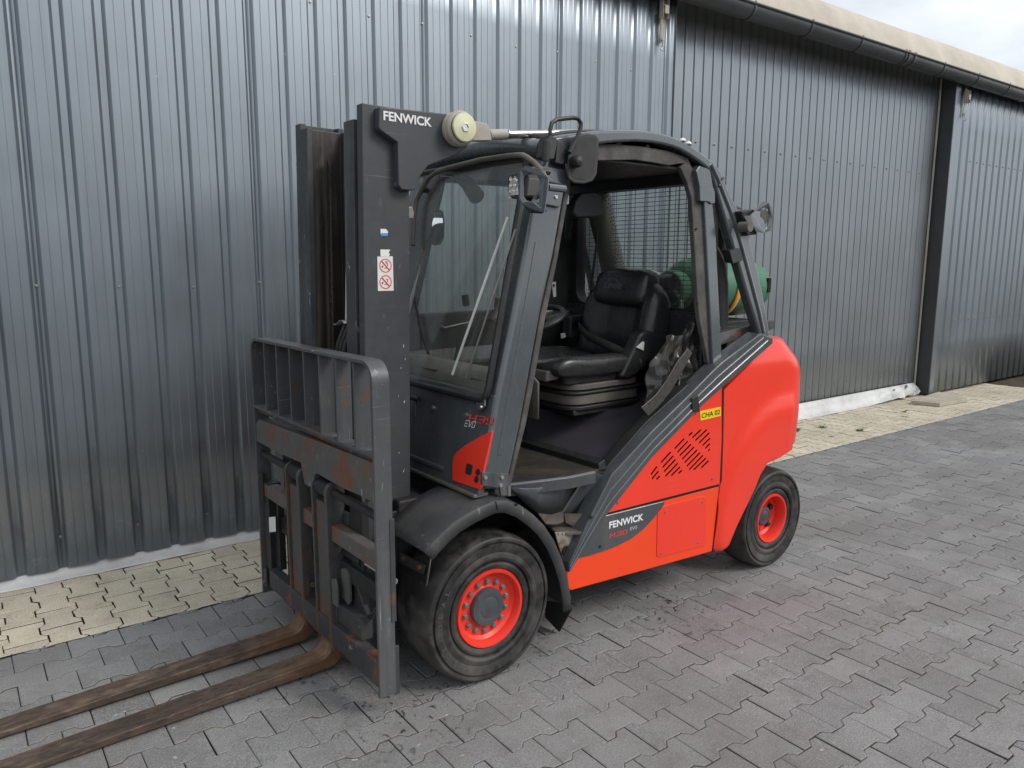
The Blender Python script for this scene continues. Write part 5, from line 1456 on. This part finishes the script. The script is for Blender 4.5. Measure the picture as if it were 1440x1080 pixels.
# ---- rear window with its wire guard
XR = 1.400
def frame_x(y0, y1, z0, z1, name, mat, x0=XR, x1=XR + .05, parent=None):
    return G().box(x0, x1, y0, y1, z0, z1).build(name, mat, parent or fk, bev=.008)
rwn = G().prx(rrect(-.44, .44, 1.375, 2.01, .07), XR + .020, XR + .025).build('rear_window', 'glass', fk)
rfr = G(); o_ = rrect(-.50, .50, 1.30, 2.06, .09, 6); i_ = rrect(-.425, .425, 1.385, 2.00, .075, 6)
n_ = len(o_)
rfr.loft([[(XR - .02, *p) for p in o_], [(XR + .05, *p) for p in o_], [(XR + .05, *p) for p in i_], [(XR - .02, *p) for p in i_], [(XR - .02, *p) for p in o_]], True, False)
rfr.build('rear_window_frame', 'black', fk, sharp=40)
gq = G()
for k in range(27):
    z = 1.41 + k * .0225
    gq.tube([(XR + .07, -.43, z), (XR + .07, .43, z)], .0016, 5, cap=False)
for k in range(13):
    y = -.42 + .07 * k
    gq.tube([(XR + .073, y, 1.38), (XR + .073, y, 2.01)], .0016, 5, cap=False)
tag(gq.build('wire_guard', 'chassis', fk), kind='stuff')
G().box(1.355, 1.385, -.56, .56, .70, 1.30).build('cab_rear_wall', 'black', fk)
hdr = G().box(.46, 1.40, -.455, .455, 2.035, 2.050); hdr.box(1.33, 1.42, -.46, .46, 1.985, 2.05); hdr.build('headliner', 'black', fk, bev=.004)
wq = [(1.385, 0.261, 1.8092), (1.385, 0.2739, 1.6775), (1.385, 0.2981, 1.5278), (1.385, 0.3184, 1.4275)]
G().tube(wq, [.004, .007, .007, .003], 8).build('rear_wiper', 'black', rwn)
g = G(); g.pry([(1.34, 1.02), (1.50, 1.02), (1.50, 1.30), (1.40, 1.375), (1.34, 1.375)], -.52, .52); g.build('rear_shelf', 'leather', fk, bev=.02)
hs = [(1.33, -0.2921, 1.5895), (1.33, -0.3493, 1.6247), (1.33, -0.3682, 1.6041), (1.33, -0.353, 1.5487), (1.33, -0.3227, 1.5201)]
for px in [(1.395, 0.021, 2.0001)]:
    pass

# ---- right side door, seen through the cab
dg_ = G()
dz = [(0.3601, 1.322), (1.035, 1.4018), (1.0372, 1.0033), (0.3523, 0.9313)]
drp = G().pry([(.10, .78), (1.05, .78), (1.08, 1.06), (.22, 1.06)], .535, .565).build('door_panel', 'black', fk, bev=.006)
for (a, b2) in (((.20, 1.06), (.36, 1.34)), ((1.06, 1.06), (1.11, 1.34)), ((.36, 1.335), (1.13, 1.335)), ((.20, 1.07), (1.08, 1.07)), ((.36, 1.335), (.52, 2.02)), ((1.13, 1.335), (1.18, 2.02)), ((.52, 2.03), (1.18, 2.03)), ((.62, 1.07), (.70, 1.335))):
    k = .033
    G().tube([(a[0], .545, a[1]), (b2[0], .545 - .08 * max(0, b2[1] - 1.4), b2[1])], .017, 8).build('door_frame_bar', 'black', drp)
G().pry([(.36, 1.34), (1.12, 1.34), (1.18, 2.02), (.52, 2.02)], .540, .545).build('door_glass', 'glass', drp)
G().pry([(.22, 1.075), (1.07, 1.075), (1.08, 1.16), (.26, 1.16)], .541, .546).build('door_glass', 'glass', drp)
G().pry([(.26, 1.16), (1.08, 1.16), (1.11, 1.335), (.36, 1.335)], .530, .552).build('door_panel', 'black', drp, bev=.004)
dh = [(0.5092, 0.51, 1.2842), (0.5266, 0.51, 1.2722), (0.6891, 0.51, 1.2943), (0.6938, 0.51, 1.3016)]
G().tube(dh, .006, 8).build('door_handle', 'steel', drp)
la = [(0.6513, 0.5, 1.4392), (0.6786, 0.5, 1.4423), (0.6873, 0.5, 1.3819), (0.6599, 0.5, 1.3791)]
G().ext(la, (0, .03, 0)).build('door_latch', 'black', drp, bev=.003)
fb_ = [(1.0916, 1.3682), (1.1124, 1.8784), (1.2313, 1.8986), (1.3987, 1.8893), (1.4559, 1.3306)]
G().pry(fb_, .47, .55).build('rear_post_cover', 'black', fk, bev=.012)
for p in [(1.3581, 0.469, 1.7027), (1.3802, 0.469, 1.4383)]:
    G().disc(p, 'y', .013, .010, 12).build('cover_screw', 'chassis', fk)
lb2 = [(1.2311, 0.468, 1.498), (1.2605, 0.468, 1.5016), (1.2646, 0.468, 1.4167), (1.2431, 0.468, 1.4132)]
G().ext(lb2, (0, -.001, 0)).build('label_plate', 'white', fk)
lb3 = [(1.2375, 0.466, 1.4859), (1.2509, 0.466, 1.4873), (1.2511, 0.466, 1.4736), (1.2378, 0.466, 1.4723)]
G().ext(lb3, (0, -.001, 0)).build('label_print', 'blackprint', fk)
sillr = [(1.155, 1.3045), (1.4489, 1.3585), (1.4609, 1.3331), (1.1659, 1.2718)]
G().pry(sillr, .43, .55).build('side_shelf', 'dusty', fk, bev=.008)
G().pry([(.70, .80), (1.38, .80), (1.38, 1.30), (.95, 1.30)], .46, .53).build('side_console', 'black', fk, bev=.02)

# ---- cab floor, step, hood, dash
fz = .742
flp = [(.02, .50), (.02, -.36), (.10, -.50), (.30, -.556), (.42, -.585), (.565, -.592), (.70, -.56), (.70, .50)]
G().prz(flp, fz - .03, fz).build('cab_floor', 'floor', fk, bev=.006)
edge = [(x, y, fz - .012) for x, y in flp[2:6]]
G().loft([[(x, y - .004, fz + .002), (x, y - .012, fz - .006), (x, y - .012, fz - .052), (x, y + .004, fz - .052)] for x, y in flp[1:6]], True, True).build('floor_edge', 'grey', fk, bev=.002)
# skirt under the floor, with the step cut into it
tp_ = [(0.1168, -0.565, 0.7487), (0.2099, -0.565, 0.7228), (0.2802, -0.565, 0.7128), (0.4147, -0.565, 0.7187), (0.5521, -0.565, 0.7319)]
bt0 = [(0.1835, -0.525, 0.7091), (0.2652, -0.525, 0.6274), (0.315, -0.525, 0.5868), (0.3892, -0.525, 0.5652), (0.4511, -0.525, 0.5682)]
g = G(); g.grid([tp_, [tuple(Vector(a).lerp(Vector(b), .5)) for a, b in zip(tp_, bt0)], bt0]); g.build('cab_skirt', 'grey', fk, solid=.008, sharp=50)
bt1 = [(0.3224, -0.455, 0.5976), (0.3736, -0.455, 0.5557), (0.4501, -0.455, 0.5336), (0.5138, -0.455, 0.5366)]
tr_ = [(0.4155, -0.4006), (0.4171, -0.4705), (0.3803, -0.5683), (0.4788, -0.6273), (0.5083, -0.4829), (0.5525, -0.4097), (0.4957, -0.4027)]
kick = [(0.3066, -0.535, 0.5912), (0.3805, -0.535, 0.5698), (0.4421, -0.535, 0.5727), (0.4612, -0.535, 0.5246), (0.409, -0.535, 0.5232), (0.3497, -0.535, 0.5359)]
G().ext(kick, (0, .008, 0)).build('step_kick_plate', 'step', fk)
ck = [(0.5342, -0.588, 0.7401), (0.6578, -0.588, 0.6968), (0.6166, -0.588, 0.6438), (0.5391, -0.588, 0.5577)] + [(0.5342, -0.56, 0.4745)] + [(0.502, -0.49, 0.5001)] + [(0.4511, -0.525, 0.5682)]
G().ext(ck, (.006, .002, 0)).build('step_cheek', 'grey', fk)
ck2 = [(0.533, -0.59, 0.5595)] + [(0.5126, -0.585, 0.4865)] + [(0.4568, -0.54, 0.5222)] + [(0.4524, -0.535, 0.5612)]
G().ext([(x - .004, y - .003, z) for x, y, z in ck2], (.003, .002, 0)).build('step_corner', 'step', fk)
cr_ = [(0.5283, -0.592, 0.7421), (0.5387, -0.592, 0.7387)] + [(0.4548, -0.53, 0.5656), (0.4426, -0.53, 0.5713)]
G().ext(cr_, (0, .004, 0)).build('cheek_edge', 'steel', fk)
stp = G().prz(tr_, .488, .500).build('step', 'step', fk, bev=.002)
rs_ = [(0.3577, -0.585, 0.5115), (0.5231, -0.585, 0.481), (0.4795, -0.585, 0.4116), (0.4238, -0.585, 0.3586), (0.4076, -0.585, 0.3658), (0.3784, -0.585, 0.448)]
G().ext(rs_, (0, .008, 0)).build('step_riser', 'step_dirty', fk, bev=.001)
ph = [(0.4159, -0.588, 0.4166)]
G().lathe([(.001, 0), (.020, 0), (.022, .003), (.024, .003)], ph[0], 'y', 20).build('riser_hole', 'dark', stp)
th_ = [(0.3765, -0.586, 0.5045), (0.4002, -0.586, 0.5001), (0.4242, -0.586, 0.4957), (0.4483, -0.586, 0.4916), (0.4727, -0.586, 0.4871), (0.4974, -0.586, 0.4832)]
g = G()
for p in th_:
    g.disc(p, 'y', .006, .008, 10)
tag(g.build('step_teeth', 'step_dirty', stp), kind='stuff')
G().pry([(.20, .30), (.60, .30), (.60, .49), (.20, .49)], -.44, -.30).build('step_box', 'chassis', fk)

V = [(.62, .45, fz), (.62, -.03, fz), (.655, -.567, .715), (.65, -.05, .912), (.65, .45, .912), (1.05, -.395, .914), (1.40, -.45, 1.0), (1.42, -.567, .992), (1.42, .45, .93),
     (1.42, .45, fz), (1.42, -.567, fz - .03)]
G().add(V, [(0, 1, 3, 4), (1, 2, 5, 3), (2, 7, 6, 5), (3, 5, 6, 8, 4), (0, 4, 8, 9), (8, 6, 7, 10, 9), (2, 10, 7), (0, 9, 10, 2, 1)]).build('engine_hood', 'felt', fk, bev=.028, seg=4)
G().loft([[(.650, -.585, fz - .01), (.60, -.585, fz - .01), (.60, -.585, fz + .022), (.645, -.575, fz + .034)], [(.615, .45, fz), (.57, .45, fz), (.57, .45, fz + .03), (.61, .45, fz + .04)]], True, True).build('hood_foot_strip', 'black', fk, bev=.004)
# dash shelf and steering column
rows = []
for y in [-.50 + 1.0 * i / 12 for i in range(13)]:
    w = .012 * math.sin(y * 9)
    rows.append([(.085, y, 1.085), (.095, y, 1.125 + w * .3), (.13, y, 1.15 + w), (.20, y, 1.165 + w), (.30, y, 1.16), (.33, y, 1.13), (.33, y, .98)])
da = G().grid(rows).build('dashboard', 'dusty', fk, solid=.01, sharp=60)
for y0, y1 in ((-.44, -.32), (-.06, .06)):
    for k in range(6):
        yy = y0 + (y1 - y0) * k / 6
        G().box(.112, .128, yy, yy + .014, 1.142, 1.150).build('air_vent', 'dark', da)
G().loft([[(.28, y, 1.0) for y in (-.16, .02)] + [(.36, y, .98) for y in (.02, -.16)], [(.50, y, 1.20) for y in (-.14, .0)] + [(.58, y, 1.16) for y in (.0, -.14)], [(.60, y, 1.335) for y in (-.10, -.03)] + [(.66, y, 1.31) for y in (-.03, -.10)]], True, True).build('steering_column', 'dusty', fk, bev=.02, seg=3)
tl = math.radians(32)
wc_ = Vector((.655, -.055, 1.345))
def wpt(a, r, h=0.0):
    u, v = r * math.cos(a), r * math.sin(a)
    return (wc_.x + u * math.cos(tl) - h * math.sin(tl), wc_.y + v, wc_.z + u * -math.sin(tl) * -1 * .6 + h * math.cos(tl))
sw = G().tube([wpt(2 * PI * i / 40, .165) for i in range(40)], .014, 10, True).build('steering_wheel', 'black', fk)
g = G()
for a in (.3, 2.4, 4.4):
    g.tube([wpt(a, .02), wpt(a, .16)], .010, 8)
g.build('wheel_spoke', 'black', sw)
kn = Vector(wpt(2.6, .165, .03))
G().lathe([(.001, .03), (.016, .026), (.022, .010), (.016, -.006), (.008, -.03)], kn, 'z', 14).build('steering_knob', 'black', sw)
jy = [(0.5423, 0.1, 1.3317), (0.5979, 0.1, 1.3772)]
G().tube([jy[0], (jy[0][0] + .02, jy[0][1], jy[0][2] + .05)], [.05, .022], 14).build('lever_boot', 'black', fk)
G().tube([(jy[0][0] + .02, jy[0][1], jy[0][2] + .04), (jy[0][0] + .03, jy[0][1] - .01, jy[0][2] + .11)], [.012, .022], 12).build('control_lever', 'dusty', fk)

# ---- seat
def pillow(rows_, name, mat, parent, sub=2):
    return G().loft(rows_, True, True).build(name, mat, parent, sub=sub, sharp=80)
SY = -.055
def ringr(cx, cz, hx, hz, y, r=.6):
    return [(cx + hx * a, y, cz + hz * b) for a, b in ((1, .35), (.75, 1), (-.75, 1), (-1, .35), (-1, -.35), (-.75, -1), (.75, -1), (1, -.35))]
seat = G().box(.72, 1.19, SY - .235, SY + .235, .905, .935).build('seat', 'chassis', fk, bev=.01)
for (z0, z1, d, m_) in ((.932, .952, .006, 'black'), (.956, 1.002, -.004, 'dusty'), (1.006, 1.020, .006, 'black'), (1.024, 1.052, -.010, 'dusty')):
    G().prz(rrect(.695 - d, 1.20 + d, SY - .245 - d, SY + .245 + d, .09, 6), z0, z1).build('suspension_cover', m_, seat, bev=.006)
G().prz(rrect(.68, 1.12, SY - .22, SY + .22, .04), 1.052, 1.10).build('seat_pan', 'black', seat, bev=.01)
fx_ = G()
fx_.loft([[(.585, SY - .19, 1.075), (.585, SY + .16, 1.075), (.65, SY + .18, 1.085), (.65, SY - .21, 1.085)], [(.59, SY - .19, 1.125), (.59, SY + .16, 1.125), (.66, SY + .18, 1.135), (.66, SY - .21, 1.135)]], True, True)
fx_.build('seat_front_grip', 'dusty', seat, bev=.008)
rows_ = []
for y, zt, hx in ((-.255, .035, .20), (-.235, .062, .235), (-.19, .068, .245), (-.135, .050, .25), (-.06, .036, .25), (.06, .036, .25), (.135, .050, .25), (.19, .068, .245), (.235, .062, .235), (.255, .035, .20)):
    rows_.append([(.875 + (hx + .03) * a, SY + y, 1.118 + (zt if b > 0 else .030) * b * (1 if a < .5 else .9) + (.012 if a < -.5 and b > 0 else 0)) for a, b in ((1, .3), (.8, 1), (.3, 1), (-.3, 1), (-.8, 1), (-1, .3), (-.97, -.5), (-.8, -1), (.8, -1), (.97, -.5))])
pillow(rows_, 'seat_cushion', 'leather', seat)
def brow(y, d, z0, z1, lean=.20, x0=1.270):
    """a vertical section of the backrest at y: thickness d"""
    out_ = []
    for t, f in ((0, .6), (.12, 1), (.5, 1.0), (.85, .95), (1, .55)):
        z = z0 + (z1 - z0) * t
        out_.append((x0 + (z - 1.2) * lean - d * f, SY + y, z))
    for t, f in ((1, .4), (.85, .8), (.5, .9), (.12, .9), (0, .5)):
        z = z0 + (z1 - z0) * t
        out_.append((x0 + (z - 1.2) * lean + .05 * f, SY + y, z))
    return out_
rows_ = [brow(y, d, 1.10, zt) for y, d, zt in ((-.262, .03, 1.40), (-.255, .075, 1.45), (-.225, .105, 1.49), (-.175, .095, 1.52), (-.12, .045, 1.535), (-.05, .035, 1.54), (.05, .035, 1.54), (.12, .045, 1.535), (.175, .095, 1.52), (.225, .105, 1.49), (.255, .075, 1.45), (.262, .03, 1.40))]
bk_ = pillow(rows_, 'seat_backrest', 'leather', seat)
rows_ = [brow(y, d, z0, z1, x0=1.240) for y, d, z0, z1 in ((-.185, .03, 1.43, 1.53), (-.178, .065, 1.405, 1.565), (-.14, .082, 1.395, 1.580), (-.05, .086, 1.39, 1.588), (.05, .086, 1.39, 1.588), (.14, .082, 1.395, 1.580), (.178, .065, 1.405, 1.565), (.185, .03, 1.43, 1.53))]
hr = pillow(rows_, 'headrest', 'leather', seat)
hb_ = Vector((1.240 + (1.49 - 1.2) * .20 - .090, SY + .065, 1.478))
MAT['emboss'] = flat('embossed_vinyl', (0.16, 0.16, 0.165), 0.4)
text('embossed_lettering', 'Linde', 'emboss', hr, hb_, (0, -1, 0), (.20, 0, 1), .036, bold=.004, shear=.35, width=.125, lift=.016)
ar_ = [(hb_.x + .011, hb_.y - .045 - .035 * math.cos(a), hb_.z + .036 + .016 * math.sin(a)) for a in [PI * i / 10 for i in range(11)]]
G().tube([(x - .010, y, z) for x, y, z in ar_], .0018, 5).build('embossed_arc', 'emboss', hr)
# armrest console, belt, buckle
ar = [(0.9991, -0.315, 1.068), (1.0405, -0.315, 1.1335), (1.0917, -0.315, 1.2093), (1.1241, -0.315, 1.2696), (1.1637, -0.315, 1.2865), (1.2256, -0.315, 1.2779), (1.2634, -0.315, 1.2511), (1.2603, -0.315, 1.2087), (1.2311, -0.315, 1.1645), (1.172, -0.315, 1.1053), (1.1127, -0.315, 1.0681), (1.0535, -0.315, 1.0525)]
G().ext(ar, (0, .075, 0)).build('armrest', 'dusty', fk, bev=.018, seg=3).data.materials[0] = MAT['black']
tg = [(1.0936, -0.318, 1.2077), (1.1375, -0.318, 1.2344), (1.1503, -0.318, 1.2301), (1.1471, -0.318, 1.1884), (1.124, -0.318, 1.197)]
G().ext(tg, (0, -.004, 0)).build('switch_label', 'paper', fk, bev=.001)
bt = [(1.20, SY + .26, 1.30), (1.15, SY + .20, 1.275), (1.10, SY + .08, 1.235), (1.09, SY - .08, 1.20), (1.11, SY - .20, 1.165), (1.14, SY - .27, 1.12)]
G().grid([[(x, y, z - .024), (x - .008, y, z + .024)] for x, y, z in bt]).build('seat_belt', 'belt', fk, solid=.003, sharp=60)
G().box(1.14, 1.24, SY + .26, SY + .33, 1.20, 1.33).build('belt_reel', 'black', fk, bev=.015)
bx_ = [(1.0818, 0.22, 1.2338), (1.1124, 0.22, 1.236), (1.1179, 0.22, 1.2126), (1.0873, 0.22, 1.2067)]
G().ext(bx_, (0, -.005, 0)).build('buckle_label', 'paper', fk)
b3 = [(1.3457, -0.22, 1.5388), (1.4701, -0.22, 1.5556), (1.502, -0.22, 1.4857), (1.4031, -0.22, 1.4731), (1.3673, -0.22, 1.4306), (1.3332, -0.22, 1.3594), (1.3243, -0.22, 1.4318)]
G().ext(b3, (0, .06, 0)).build('belt_guide', 'black', fk, bev=.012)
wp_ = [(1.2819, -0.2, 1.5675), (1.3397, -0.2, 1.5743), (1.394, -0.2, 1.5631), (1.395, -0.2, 1.5451), (1.3147, -0.2, 1.5423)]
G().ext(wp_, (0, .06, 0)).build('folded_cloth', 'paper', fk, bev=.012, seg=3)
# crumpled clear door curtain thrown over the rear of the sill
rnd = random.Random(11); rows = []
crm = [(1.1201, -0.5313, 1.2736), (1.171, -0.5302, 1.2839), (1.2107, -0.5318, 1.2683), (1.2532, -0.53, 1.2859), (1.2926, -0.5256, 1.3275), (1.3256, -0.5236, 1.3463), (1.3489, -0.5291, 1.2943), (1.3764, -0.5372, 1.2176)]
crl = [(0.9765, -0.5684, 0.9673), (1.0451, -0.5672, 0.9792), (1.1045, -0.5672, 0.9792), (1.1664, -0.5651, 0.9992), (1.2184, -0.5642, 1.0072), (1.271, -0.5637, 1.012), (1.3295, -0.564, 1.0095), (1.3842, -0.5635, 1.0144)]
for i in range(25):
    t = i / 24; k = t * 7; a = min(6, int(k)); f = k - a
    T_ = Vector(crm[a]).lerp(Vector(crm[a + 1]), f); B_ = Vector(crl[a]).lerp(Vector(crl[a + 1]), f)
    r = []
    for j in range(15):
        u = j / 14
        p = T_.lerp(B_, u)
        amp = .25 + u * .9
        fold = .038 * math.sin(i * 1.05 + 1.6 * math.sin(u * 2.6)) + .020 * math.sin(i * 2.3 - u * 7)
        r.append((p.x + .022 * math.sin(u * 9 + i * .9) + rnd.uniform(-.012, .012), p.y + .05 + fold * amp + .015 * math.sin(PI * u) + rnd.uniform(-.012, .012), p.z + .014 * math.sin(i * .9 + u * 5) * math.sin(PI * u)))
    rows.append(r)
G().grid(rows).build('door_curtain', 'film', fk, solid=.002, sub=1, sharp=25)
cr2 = [(0.9064, -0.5818, 0.9353), (0.9749, -0.5783, 0.969), (1.0664, -0.5718, 1.0307), (1.1519, -0.5629, 1.1148), (1.2288, -0.5545, 1.1952), (1.1994, -0.5522, 1.2172), (1.1306, -0.5569, 1.1726), (1.0407, -0.566, 1.0853), (0.9594, -0.5727, 1.0223), (0.863, -0.5772, 0.9786)]
slantext(cr2, .006, 'curtain_strap', 'film', fk, bev=.002)
pk = [(1.2885, -0.539, 1.2948), (1.3155, -0.5381, 1.3035), (1.339, -0.5432, 1.2548), (1.3217, -0.5453, 1.2356)]
slantext(pk, .01, 'torn_label', 'paper', fk, bev=.002)

# ---- behind the cab: intake pipe, filter, exhaust, bottle carrier
ip = [(1.5956, -0.43, 1.1236), (1.5864, -0.43, 1.3251), (1.5729, -0.43, 1.505), (1.5485, -0.43, 1.6042), (1.4929, -0.43, 1.6738)]
G().tube(ip, [.044, .044, .044, .042, .038], 20).build('intake_pipe', 'fender', fk)
fc = [(1.7543, -0.3, 1.8463)]
G().lathe([(.001, .055), (.07, .055), (.085, .045), (.085, .038)], fc[0], 'z', 28).build('filter_cap', 'chassis', fk)
G().lathe([(.085, .040), (.085, -.030)], fc[0], 'z', 28).build('filter_housing', 'brown', fk)
G().lathe([(.088, -.030), (.088, -.055), (.03, -.060), (.025, -.15), (.035, -.30)], fc[0], 'z', 24).build('filter_base', 'black', fk)
bx2 = [(1.8449, -0.2, 1.7511), (2.0083, -0.2, 1.7622), (2.0387, -0.2, 1.708), (2.0176, -0.2, 1.649), (1.9441, -0.2, 1.6019), (1.8621, -0.2, 1.6865)]
G().ext(bx2, (0, .08, 0)).build('hose_bracket', 'grey', fk, bev=.004)
ex = [(1.5744, 0.3, 1.5052), (1.5107, 0.3, 1.6868), (1.4493, 0.3, 1.8513), (1.4, 0.3, 2.0271)]
exo = G().tube(ex, .068, 28).build('exhaust_stack', 'perf', fk)
hol = G(); E0, E1 = Vector(ex[0]), Vector(ex[3]); dv = (E1 - E0).normalized(); up_ = Vector((0, 1, 0)); u2 = dv.cross(up_).normalized(); v2 = dv.cross(u2).normalized()
for i in range(34):
    for j in range(20):
        a = 2 * PI * (j + .5 * (i % 2)) / 20
        c = E0 + dv * (.02 + i * .0195) + (u2 * math.cos(a) + v2 * math.sin(a)) * .0688
        tx = (-u2 * math.sin(a) + v2 * math.cos(a))
        hol.add([c + tx * .006, c + dv * .006, c - tx * .006, c - dv * .006], [(0, 1, 2, 3)])
tag(hol.build('exhaust_hole', 'dark', exo), kind='stuff')
ek = [(1.4913, 0.24, 1.8115), (1.5812, 0.24, 1.8377)]
G().tube([ek[0], ek[0], ek[1], ek[1]], [.028, .036, .033, .02], 18).build('exhaust_knob', 'black', exo)
rk = G().box(1.52, 2.02, -.36, .10, 1.215, 1.305)
rk.box(1.52, 2.04, -.40, -.365, 1.235, 1.285); rk.box(1.52, 1.56, .1, .45, 1.215, 1.26)
rko = rk.build('bottle_carrier', 'chassis', fk, bev=.006)
tr = [(1.4062, -0.52, 1.2628), (1.8603, -0.52, 1.311), (1.93, -0.52, 1.3153), (1.9345, -0.52, 1.27), (1.8781, -0.52, 1.258), (1.578, -0.52, 1.2242), (1.4106, -0.52, 1.1998)]
G().ext(tr, (0, .05, 0)).build('carrier_rail', 'grey', rko, bev=.004)
va = [(1.5522, -0.5, 1.2349), (1.6267, -0.5, 1.2484)]
G().tube([va[0], va[1]], .012, 10).build('gas_valve', 'steel', fk)
G().tube([(va[0][0] + .02, va[0][1], va[0][2]), (va[0][0] + .02, va[0][1], va[0][2] - .06)], .014, 10).build('gas_fitting', 'steel', fk)
hv = [(1.5753, -0.52, 1.2584), (1.6791, -0.52, 1.2815), (1.6862, -0.52, 1.2684), (1.5876, -0.52, 1.2487)]
G().ext(hv, (0, .012, 0)).build('valve_lever', 'redvalve', fk, bev=.002)
vb = [(1.6408, -0.49, 1.2432), (1.7668, -0.49, 1.247)]
G().tube([vb[0], vb[1]], .007, 8).build('gas_pipe', 'steel', fk)

# ---- gas bottle lying lengthwise on the counterweight
bc = (1.86, -.185, 1.478)
R_ = .162; bt_ = tag(empty('gas_cylinder', TRUCK, TRUCK_RZ), 'green gas cylinder lying behind the cab under an orange strap', 'gas cylinder')
pf = [(.001, -.330), (.05, -.327), (.100, -.312), (.138, -.280), (.155, -.245), (R_, -.20), (R_, -.004), (.1640, -.002), (.1640, .004), (R_, .006), (R_, .20), (.155, .245), (.138, .280), (.100, .312), (.05, .327), (.001, .330)]
G().lathe(pf, bc, 'x', 56).build('shell', 'green', bt_, sharp=40)
G().lathe([(.001, .318), (.100, .318), (.108, .338), (.120, .340), (.130, .330), (.140, .262)], bc, 'x', 40).build('foot_ring', 'green', bt_)
G().box(bc[0] + .285, bc[0] + .315, bc[1] - .142, bc[1] - .120, bc[2] - .03, bc[2] + .05).build('ring_slot', 'dark', bt_, bev=.004)
G().lathe([(.080, -.30), (.084, -.385), (.089, -.390), (.092, -.385), (.090, -.295)], bc, 'x', 32, .9, 2 * PI - .1).build('collar', 'green2', bt_, solid=.004)
G().tube([(bc[0] - .31, bc[1], bc[2]), (bc[0] - .37, bc[1], bc[2])], .024, 14).build('valve', 'steel', bt_)
G().tube([(bc[0] - .36, bc[1] - .005, bc[2]), (bc[0] - .36, bc[1] - .06, bc[2] - .05)], .012, 10).build('valve_outlet', 'bright', bt_)
G().tube([(bc[0] - .36, bc[1] - .06, bc[2] - .05), (bc[0] - .38, bc[1] - .08, bc[2] - .10), (bc[0] - .36, bc[1] - .08, bc[2] - .16)], .014, 10).build('gas_hose', 'steel', bt_)
rows = []
for i in range(49):
    a = 2 * PI * i / 48
    xx = bc[0] + .010 + .030 * math.sin(a + .6)
    rows.append([(xx - .020, bc[1] + (R_ + .005) * math.cos(a), bc[2] + (R_ + .005) * math.sin(a)), (xx + .020, bc[1] + (R_ + .005) * math.cos(a), bc[2] + (R_ + .005) * math.sin(a))])
G().grid(rows).build('strap', 'orange', bt_, solid=.004, sharp=60)
G().box(bc[0] + .0, bc[0] + .05, bc[1] - .142, bc[1] - .118, bc[2] + .098, bc[2] + .122).build('strap_label', 'blue', bt_, bev=.004)
